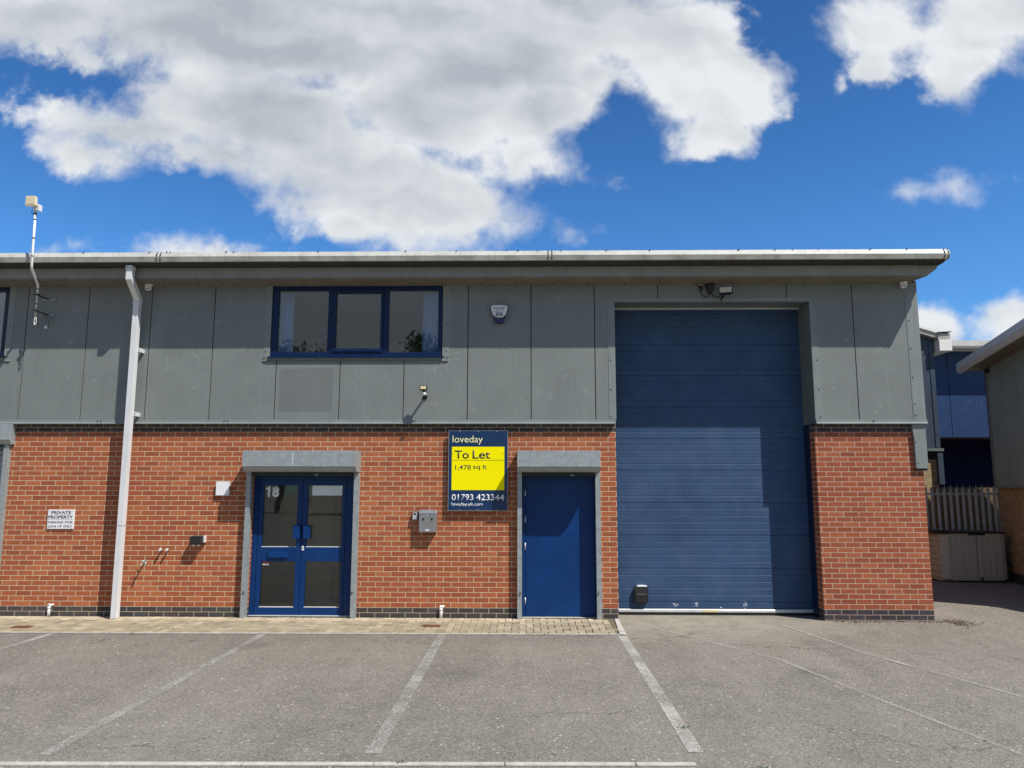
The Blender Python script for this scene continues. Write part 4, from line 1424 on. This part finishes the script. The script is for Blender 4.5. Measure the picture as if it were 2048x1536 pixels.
# ================================================================== BEHIND, ON THE RIGHT
# ---- grey unit standing at an angle
gb = thing('grey_warehouse', 'dark grey clad warehouse with yellow brick base set at an angle on the right', 'building', (10.38, 5.5, 0))
d = Vector((-0.3045, -0.9525, 0))
nrm = Vector((-0.9525, 0.3045, 0))


def frame(o):
    """local x along the wall towards the yard, local y out of the wall"""
    return Matrix(((d.x, nrm.x, 0, o[0]), (d.y, nrm.y, 0, o[1]), (0, 0, 1, 0), (0, 0, 0, 1)))


F = frame((10.38, 5.5))
LEN = 5.2
m = MB().box(0.16, LEN, -0.30, -0.05, 0, 1.975, YBRICK, F)
m.box(0.16, LEN, -0.0499, -0.03, 0, 0.20, SHADOWGAP, F)
m.prism([(10.36, 5.35), (8.93, 0.62), (10.35, 0.62), (10.70, -1.05), (18, -1.05), (18, 3.1)], 0, 4.6, 'z', YBRICK)  # unseen stepped side is shaped to cast the shadow on the passage ground
m.build('brick_wall', gb)
for i in range(5):
    a, b = 0.16 + i * 1.0, min(0.16 + (i + 1) * 1.0, LEN)
    MB().box(a + 0.012, b - 0.012, -0.049, 0.0, 1.985, 4.60, CLADR, F).build('cladding_panel', gb)
m = MB().box(0.0, 0.155, -0.05, 0.006, 1.98, 4.60, REVEAL, F)
m.box(-0.006, -0.001, -1.2, 0.006, 1.98, 4.60, REVEAL, F)
for zz in (2.3, 2.8, 3.3, 3.8, 4.3):
    m.tube([F @ Vector((0.10, 0.0, zz)), F @ Vector((0.10, 0.014, zz))], 0.012, ALU, 8)
m.build('corner_flashing', gb)
MB().box(-0.01, LEN, -0.05, 0.03, 1.945, 1.984, TRIM, F).build('drip_flashing', gb)
m = MB()
m.prism([(0.0, 4.62), (0.0, 4.70), (0.44, 4.76), (0.44, 4.60)], -0.22, LEN, 'x', SOFFIT, F)
m.box(-0.22, LEN, 0.001, 0.06, 4.585, 4.640, SOFFIT, F)
m.build('soffit', gb)
m = MB().prism([(0.40, 4.575), (0.46, 4.560), (0.515, 4.655), (0.50, 4.80), (0.40, 4.80)], -0.22, LEN, 'x', EAVE, F)
m.box(-0.30, -0.2205, 0.42, 0.49, 4.60, 4.755, EAVE, F)
m.build('gutter', gb)
m = MB().prism([(9.94, 5.62), (8.34, 0.73), (10.17, 0.73), (10.52, -1.22), (18, -1.2), (18, 3.1)], 4.765, 4.80, 'z', ROOFM)  # out-of-view steps in the edge added to cast that ground shadow
m.build('roof', gb)
q = F @ Vector((0.35, 0.03, 4.52))
MB().box(q.x - 0.04, q.x + 0.04, q.y - 0.05, q.y + 0.04, q.z - 0.05, q.z + 0.045, BLACK).build('wall_lamp', gb)

# ---- blue gable beyond the fence, its shade put into the cladding colour
nb_ = thing('gabled_warehouse', 'shade-darkened blue clad warehouse gable with yellow brick pier just past the building corner', 'building', (8, 6.5, 0))
m = MB().box(4, 9.74, 6.56, 13.0, 0, 2.80, YBRICK)
m.box(4, 9.742, 6.557, 6.5595, 2.62, 2.80, SHADOWGAP)
m.build('brick_wall', nb_)
m = MB().prism([(4, 2.88), (9.79, 2.88), (9.79, 5.50), (7.0, 6.40), (4, 6.40)], 6.50, 13.0, 'y', CLADSH)
m.build('cladding', nb_)
m = MB().box(9.71, 9.83, 6.46, 6.80, 2.035, 2.80, CLADSH)
m.box(9.70, 9.805, 6.485, 6.4995, 2.90, 5.48, CLADSH)
m.box(4, 9.85, 6.44, 6.60, 2.81, 2.875, REVEAL)
m.screws([(9.74, 6.485, q) for q in (3.2, 3.8, 4.4, 5.0)], r=0.014)
m.build('corner_flashing', nb_)
m = MB().prism([(9.90, 5.49), (7.0, 6.36), (7.0, 6.50), (9.90, 5.60)], 6.36, 13.0, 'y', GUTLOW)
m.build('verge', nb_)
m = MB().prism([(9.90, 5.605), (7.0, 6.505), (7.0, 6.59), (9.87, 5.67), (10.0, 5.64)], 6.33, 13.0, 'y', CAPW)
m.build('roof_capping', nb_)
m = MB().box(9.86, 10.155, 6.30, 13.0, 5.185, 5.45, CAPW)
m.box(9.85, 10.14, 6.32, 13.0, 5.4505, 5.61, GUTLOW)  # upper part in a greyer colour that carries its shade
m.prism([(9.84, 5.612), (10.165, 5.640), (10.165, 5.655), (9.84, 5.640)], 6.28, 13.0, 'y', SHADOWGAP)
m.build('box_gutter', nb_, bevel=0.006)

# ---- blue unit at the back
bb = thing('blue_warehouse', 'blue clad warehouse with a white gutter at the end of the passage', 'building', (12, 10, 0))
for i in range(8):
    a = 9.0 + i * 1.03
    MB().box(a + 0.008, a + 1.022, 10.0, 10.05, 3.385, 5.86, CLADB).build('cladding_panel', bb)
m = MB().box(9.0, 17.3, 10.055, 20.0, 3.40, 5.86, SHADOWGAP)
m.box(9.0, 9.4, 10.06, 20, 0, 3.39, YBRICK)
m.box(16.9, 17.3, 10.06, 20, 0, 3.39, YBRICK)
m.build('inner_wall', bb)
m = MB().prism([(9.45, 5.845), (9.42, 5.90), (9.40, 6.05), (10.1, 6.05), (10.1, 5.845)], 9.0, 17.4, 'x', CAPW)
m.build('gutter', bb)
MB().prism([(9.62, 6.052), (20.0, 7.0), (20.0, 6.8), (9.62, 6.051)], 9.0, 17.4, 'x', ROOFM).build('roof', bb)
m = MB()
for i in range(34):
    m.prism([(11.2, i * 0.1), (11.185, i * 0.1 + 0.01), (11.185, i * 0.1 + 0.085), (11.2, i * 0.1 + 0.099)], 9.4, 16.9, 'x', DEEP)
m.build('roller_door', bb)
m = MB()
for cx in (12.36, 12.45, 13.05):
    m.screws([(cx, 10.0, q) for q in (3.6, 4.0, 4.4, 4.8, 5.3)], r=0.016)
m.build('screw', bb)
# ---- low wall behind the fence
lw = MB().box(9.45, 11.6, 6.20, 6.42, 0, 1.96, SHBRICK)
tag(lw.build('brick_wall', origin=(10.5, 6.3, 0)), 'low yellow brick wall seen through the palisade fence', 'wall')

# ---- palisade fence
pf = thing('palisade_fence', 'grey steel palisade fence with split pointed tops behind the storage shed', 'fence', (9.8, 5.55, 0))
MB().box(7.5, 10.53, 5.57, 5.61, 1.79, 1.84, FENCE).build('rail', pf)
MB().box(7.5, 10.53, 5.57, 5.61, 0.42, 0.47, FENCE).build('rail', pf)
m = MB().box(10.50, 10.585, 5.54, 5.64, 0, 2.0, FENCE)
m.build('post', pf)
m = MB().box(7.46, 7.545, 5.54, 5.64, 0, 2.0, FENCE)
m.build('post', pf)


def pale(x):
    m = MB()
    w = 0.034
    # W-section strip, then a fork of three outward bent points
    m.prism([(x - w, 5.556), (x - w * 0.4, 5.540), (x, 5.552), (x + w * 0.4, 5.540), (x + w, 5.556), (x + w, 5.562), (x, 5.560), (x - w, 5.562)], 0.08, 1.90, 'z', FENCE)
    for s_, tip in ((-1, (x - 0.062, 5.51, 1.985)), (0, (x - 0.008, 5.50, 2.045)), (1, (x + 0.034, 5.545, 1.975))):
        b0 = x + s_ * 0.02
        m.add([(b0 - 0.016, 5.552, 1.895), (b0 + 0.016, 5.552, 1.895), (b0 + 0.014, 5.560, 1.895), (b0 - 0.014, 5.560, 1.895), tip],
              [(0, 1, 4), (1, 2, 4), (2, 3, 4), (3, 0, 4), (3, 2, 1, 0)], FENCE)
    return m


for i in range(20):
    pale(10.395 - i * 0.1372).build('pale', pf)

# ---- plastic storage shed
sh = thing('storage_shed', 'low taupe plastic storage shed with double doors by the palisade fence', 'shed', (9.4, 5.1, 0))
m = MB().box(8.72, 10.03, 4.83, 5.42, 0.02, 0.98, TAUPE)
for i in range(7):
    m.box(8.695, 8.7195, 4.85, 5.40, 0.085 + i * 0.125, 0.19 + i * 0.125, TAUPE)
m.prism([(8.70, 4.80), (8.84, 4.74), (8.90, 4.74), (8.90, 4.829), (8.70, 4.829)], 0.06, 0.99, 'z', TAUPE)
m.prism([(9.985, 4.74), (10.035, 4.76), (10.05, 4.829), (9.985, 4.829)], 0.06, 0.99, 'z', TAUPE)
m.build('body', sh, bevel=0.008)
for a, b in ((8.908, 9.443), (9.457, 9.977)):
    m = MB().box(a, b, 4.752, 4.828, 0.035, 1.0, TAUPE)
    for i in range(4):
        q = a + (b - a) * (i + 0.5) / 4
        m.box(q - 0.045, q + 0.045, 4.740, 4.7518, 0.10, 0.93, TAUPE)
    m.build('door', sh, bevel=0.006)
lidp = [(8.63, 0.99), (8.66, 1.075), (8.78, 1.085), (8.86, 1.055), (8.95, 1.048), (10.04, 1.040), (10.06, 1.015), (10.05, 0.995)]
m = MB().prism([(8.62, 1.055), (8.76, 1.068), (8.86, 1.045), (8.96, 1.035), (10.055, 1.03), (10.06, 1.003), (8.62, 1.003)], 4.715, 5.46, 'y', BLACK)
m.build('lid', sh, bevel=0.006)
m = MB().box(9.28, 9.62, 4.725, 4.7465, 0.965, 0.998, BLACK)
m.build('latch', sh)
m = MB().box(9.465, 9.515, 4.70, 4.7245, 0.905, 0.960, ALU)
m.build('padlock', sh, bevel=0.006)
m = MB().box(8.72, 10.02, 4.83, 5.42, 0.0, 0.0195, BLACK)
m.box(9.94, 10.04, 4.77, 4.829, 0.0, 0.0595, BLACK)
m.box(9.49, 9.52, 4.735, 4.746, 0.04, 0.10, BLACK)
m.build('plinth', sh)
# ---- pole leaning in the corner
pl = thing('broom_handle', 'thin pole leaning against the fence post beside the shed', 'pole', (10.35, 4.7, 0))
MB().tube([(10.50, 4.72, 0.02), (10.22, 4.95, 0.36)], 0.012, COPPER, 8).build('handle', pl)
MB().tube([(10.22, 4.95, 0.3605), (10.02, 5.10, 0.78)], 0.011, BINM, 8).build('shaft', pl)
MB().tube([(10.235, 4.937, 0.33), (10.17, 4.985, 0.47)], 0.018, BLACK, 8).build('grip', pl)

# ================================================================== LITTER AND WEEDS
rs = random.Random(21)
lf = MB()
lt = []


def leaf(x, y, z, s, c):
    a = rs.uniform(0, 6.28)
    ux, uy = cos(a) * s, sin(a) * s
    h = rs.uniform(0.1, 0.6) * s
    lf.add([(x - ux, y - uy, z), (x + uy * 0.5, y - ux * 0.5, z + h), (x + ux, y + uy, z + 0.002), (x - uy * 0.5, y + ux * 0.5, z + h * 0.6)], [(0, 1, 2), (0, 2, 3)], LEAF)
    lt.extend([c] * 2)


for i in range(420):       # drift against the pier corner and along its foot
    t = rs.random()
    if t < 0.62:
        x, y = 6.12 + abs(rs.gauss(0, 0.20)), rs.gauss(-0.12, 0.16)
    else:
        x, y = rs.uniform(4.5, 6.2), -abs(rs.gauss(0, 0.09)) - 0.01
    if x < 6.0 and y > -0.005:
        continue
    b = rs.uniform(0.5, 1.2)
    leaf(x, y, 0.005, rs.uniform(0.008, 0.024), rs.choice([(0.12 * b, 0.07 * b, 0.035 * b), (0.20 * b, 0.13 * b, 0.06 * b), (0.07 * b, 0.05 * b, 0.03 * b), (0.26 * b, 0.20 * b, 0.12 * b)]))
for i in range(70):        # sparse bits over the yard
    x, y = rs.uniform(-7, 6), rs.uniform(-6, -0.2)
    b = rs.uniform(0.4, 1.2)
    leaf(x, y, 0.004 if y < -1.3 or x > 1.3 else 0.021, rs.uniform(0.005, 0.014), rs.choice([(0.55 * b, 0.50 * b, 0.40 * b), (0.05, 0.04, 0.03), (0.25 * b, 0.17 * b, 0.08 * b)]))
for i in range(60):        # crumbs under the housings and by the drain
    x, y = rs.choice([(-3.4, -0.12), (1.05, -0.25), (-0.6, -0.95), (-4.9, -0.95)])
    leaf(x + rs.gauss(0, 0.22), y + rs.gauss(0, 0.05), 0.021, rs.uniform(0.006, 0.016), rs.choice([(0.30, 0.20, 0.07), (0.06, 0.05, 0.03)]))
for i in range(260):       # grit, moss crumbs and dead leaf along the wall foot and the paving edge
    x = rs.uniform(-8.5, 1.2)
    y = -abs(rs.gauss(0, 0.035)) - 0.008 if rs.random() < 0.6 else EDGE(x) - 0.02 + rs.gauss(0, 0.025)
    b = rs.uniform(0.5, 1.2)
    leaf(x, y, 0.0215 if y > -0.9 else 0.006, rs.uniform(0.004, 0.013), rs.choice([(0.10 * b, 0.075 * b, 0.04 * b), (0.06 * b, 0.075 * b, 0.025 * b), (0.30 * b, 0.24 * b, 0.14 * b), (0.05, 0.045, 0.035)]))
lo_ = lf.build('fallen_leaves', fix=False)
tag(lo_, kind='stuff')
at = lo_.data.attributes.new('tone', 'FLOAT_COLOR', 'FACE')
for i, dd_ in enumerate(at.data):
    dd_.color = (*lt[i], 1)
wd = MB()
lf, lt = wd, []
for (cx, cy, n) in ((-7.6, -0.03, 14), (-4.3, -0.03, 12), (-2.35, -0.025, 12), (-0.3, -0.025, 8), (-5.2, -1.27, 10), (0.2, -1.2, 9), (-0.87, -5.90, 26), (1.285, -5.05, 14), (1.63, -5.93, 20), (1.10, -0.3, 10), (-6.1, -0.9, 8)):
    for i in range(n):
        b = rs.uniform(0.6, 1.3)
        leaf(cx + rs.gauss(0, 0.03), cy + rs.gauss(0, 0.012), 0.006 + rs.uniform(0, 0.012), rs.uniform(0.006, 0.016), (0.06 * b, 0.13 * b, 0.025 * b))
wo_ = wd.build('weeds', fix=False)
tag(wo_, kind='stuff')
at = wo_.data.attributes.new('tone', 'FLOAT_COLOR', 'FACE')
for i, dd_ in enumerate(at.data):
    dd_.color = (*lt[i], 1)

# ================================================================== TREES ACROSS THE YARD, MIRRORED IN THE GLASS
BARK = paint('bark', (0.09, 0.07, 0.05), 0.95, var=0.3, scale=8)
rs = random.Random(77)


def tree(x, y, h, r, lbl, spiky):
    t = thing('tree', lbl, 'tree', (x, y, 0), 'trees across the yard')
    m = MB()
    pts, rad = [], []
    for i in range(9):
        f = i / 8
        pts.append((x + 0.25 * sin(f * 5 + x), y + 0.2 * cos(f * 4), h * 0.9 * f))
        rad.append(0.24 * (1 - f) + 0.03)
    m.tube(pts, rad, BARK, 10)
    tips = []
    for i in range(26):
        f = rs.uniform(0.28, 0.95)
        a = rs.uniform(0, 6.28)
        reach = r * (sin(pi * min(1, (f - 0.18) / 0.9)) ** 0.7 if not spiky else (1.05 - f)) * rs.uniform(0.55, 1.0)
        p = Vector((x, y, h * 0.9 * f))
        q = p + Vector((cos(a) * reach, sin(a) * reach, reach * rs.uniform(0.25, 0.7) if not spiky else reach * 1.1))
        m.tube([p, p.lerp(q, 0.5) + Vector((0, 0, 0.15)), q], [0.06, 0.04, 0.015], BARK, 6)
        tips.append((q, reach))
    m.build('trunk', t)
    lf_ = MB()
    tn = []
    for q, reach in tips + [(Vector((x, y, h * 0.93)), r * 0.4)]:
        for k in range(330):
            d = Vector((rs.gauss(0, 1), rs.gauss(0, 1), rs.gauss(0, 0.8))) * (0.22 * r + 0.12)
            c = q + d * 0.75
            n = Vector((rs.gauss(0, 1), rs.gauss(0, 1), rs.gauss(0, 1))).normalized()
            a = n.orthogonal().normalized() * rs.uniform(0.10, 0.22)
            b = n.cross(a) * 0.6
            lf_.add([c - a, c + b, c + a, c - b], [(0, 1, 2, 3)], LEAF)
            w = rs.uniform(0.5, 1.3)
            tn.append((0.050 * w, 0.095 * w, 0.028 * w))
    o = lf_.build('crown', t, fix=False)
    at_ = o.data.attributes.new('tone', 'FLOAT_COLOR', 'FACE')
    for i, dd_ in enumerate(at_.data):
        dd_.color = (*tn[i], 1)


tree(-20.0, -50.0, 13.7, 4.2, 'broad leafy tree mirrored low in the end pane of the upstairs window nearest the downpipe', False)
tree(-8.9, -50.0, 15.0, 2.6, 'slim pointed tree mirrored in the upstairs window pane nearest the alarm box', True)
tree(-5.9, -50.5, 14.3, 3.0, 'rounder tree mirrored at the very edge of the upstairs window nearest the alarm box', False)
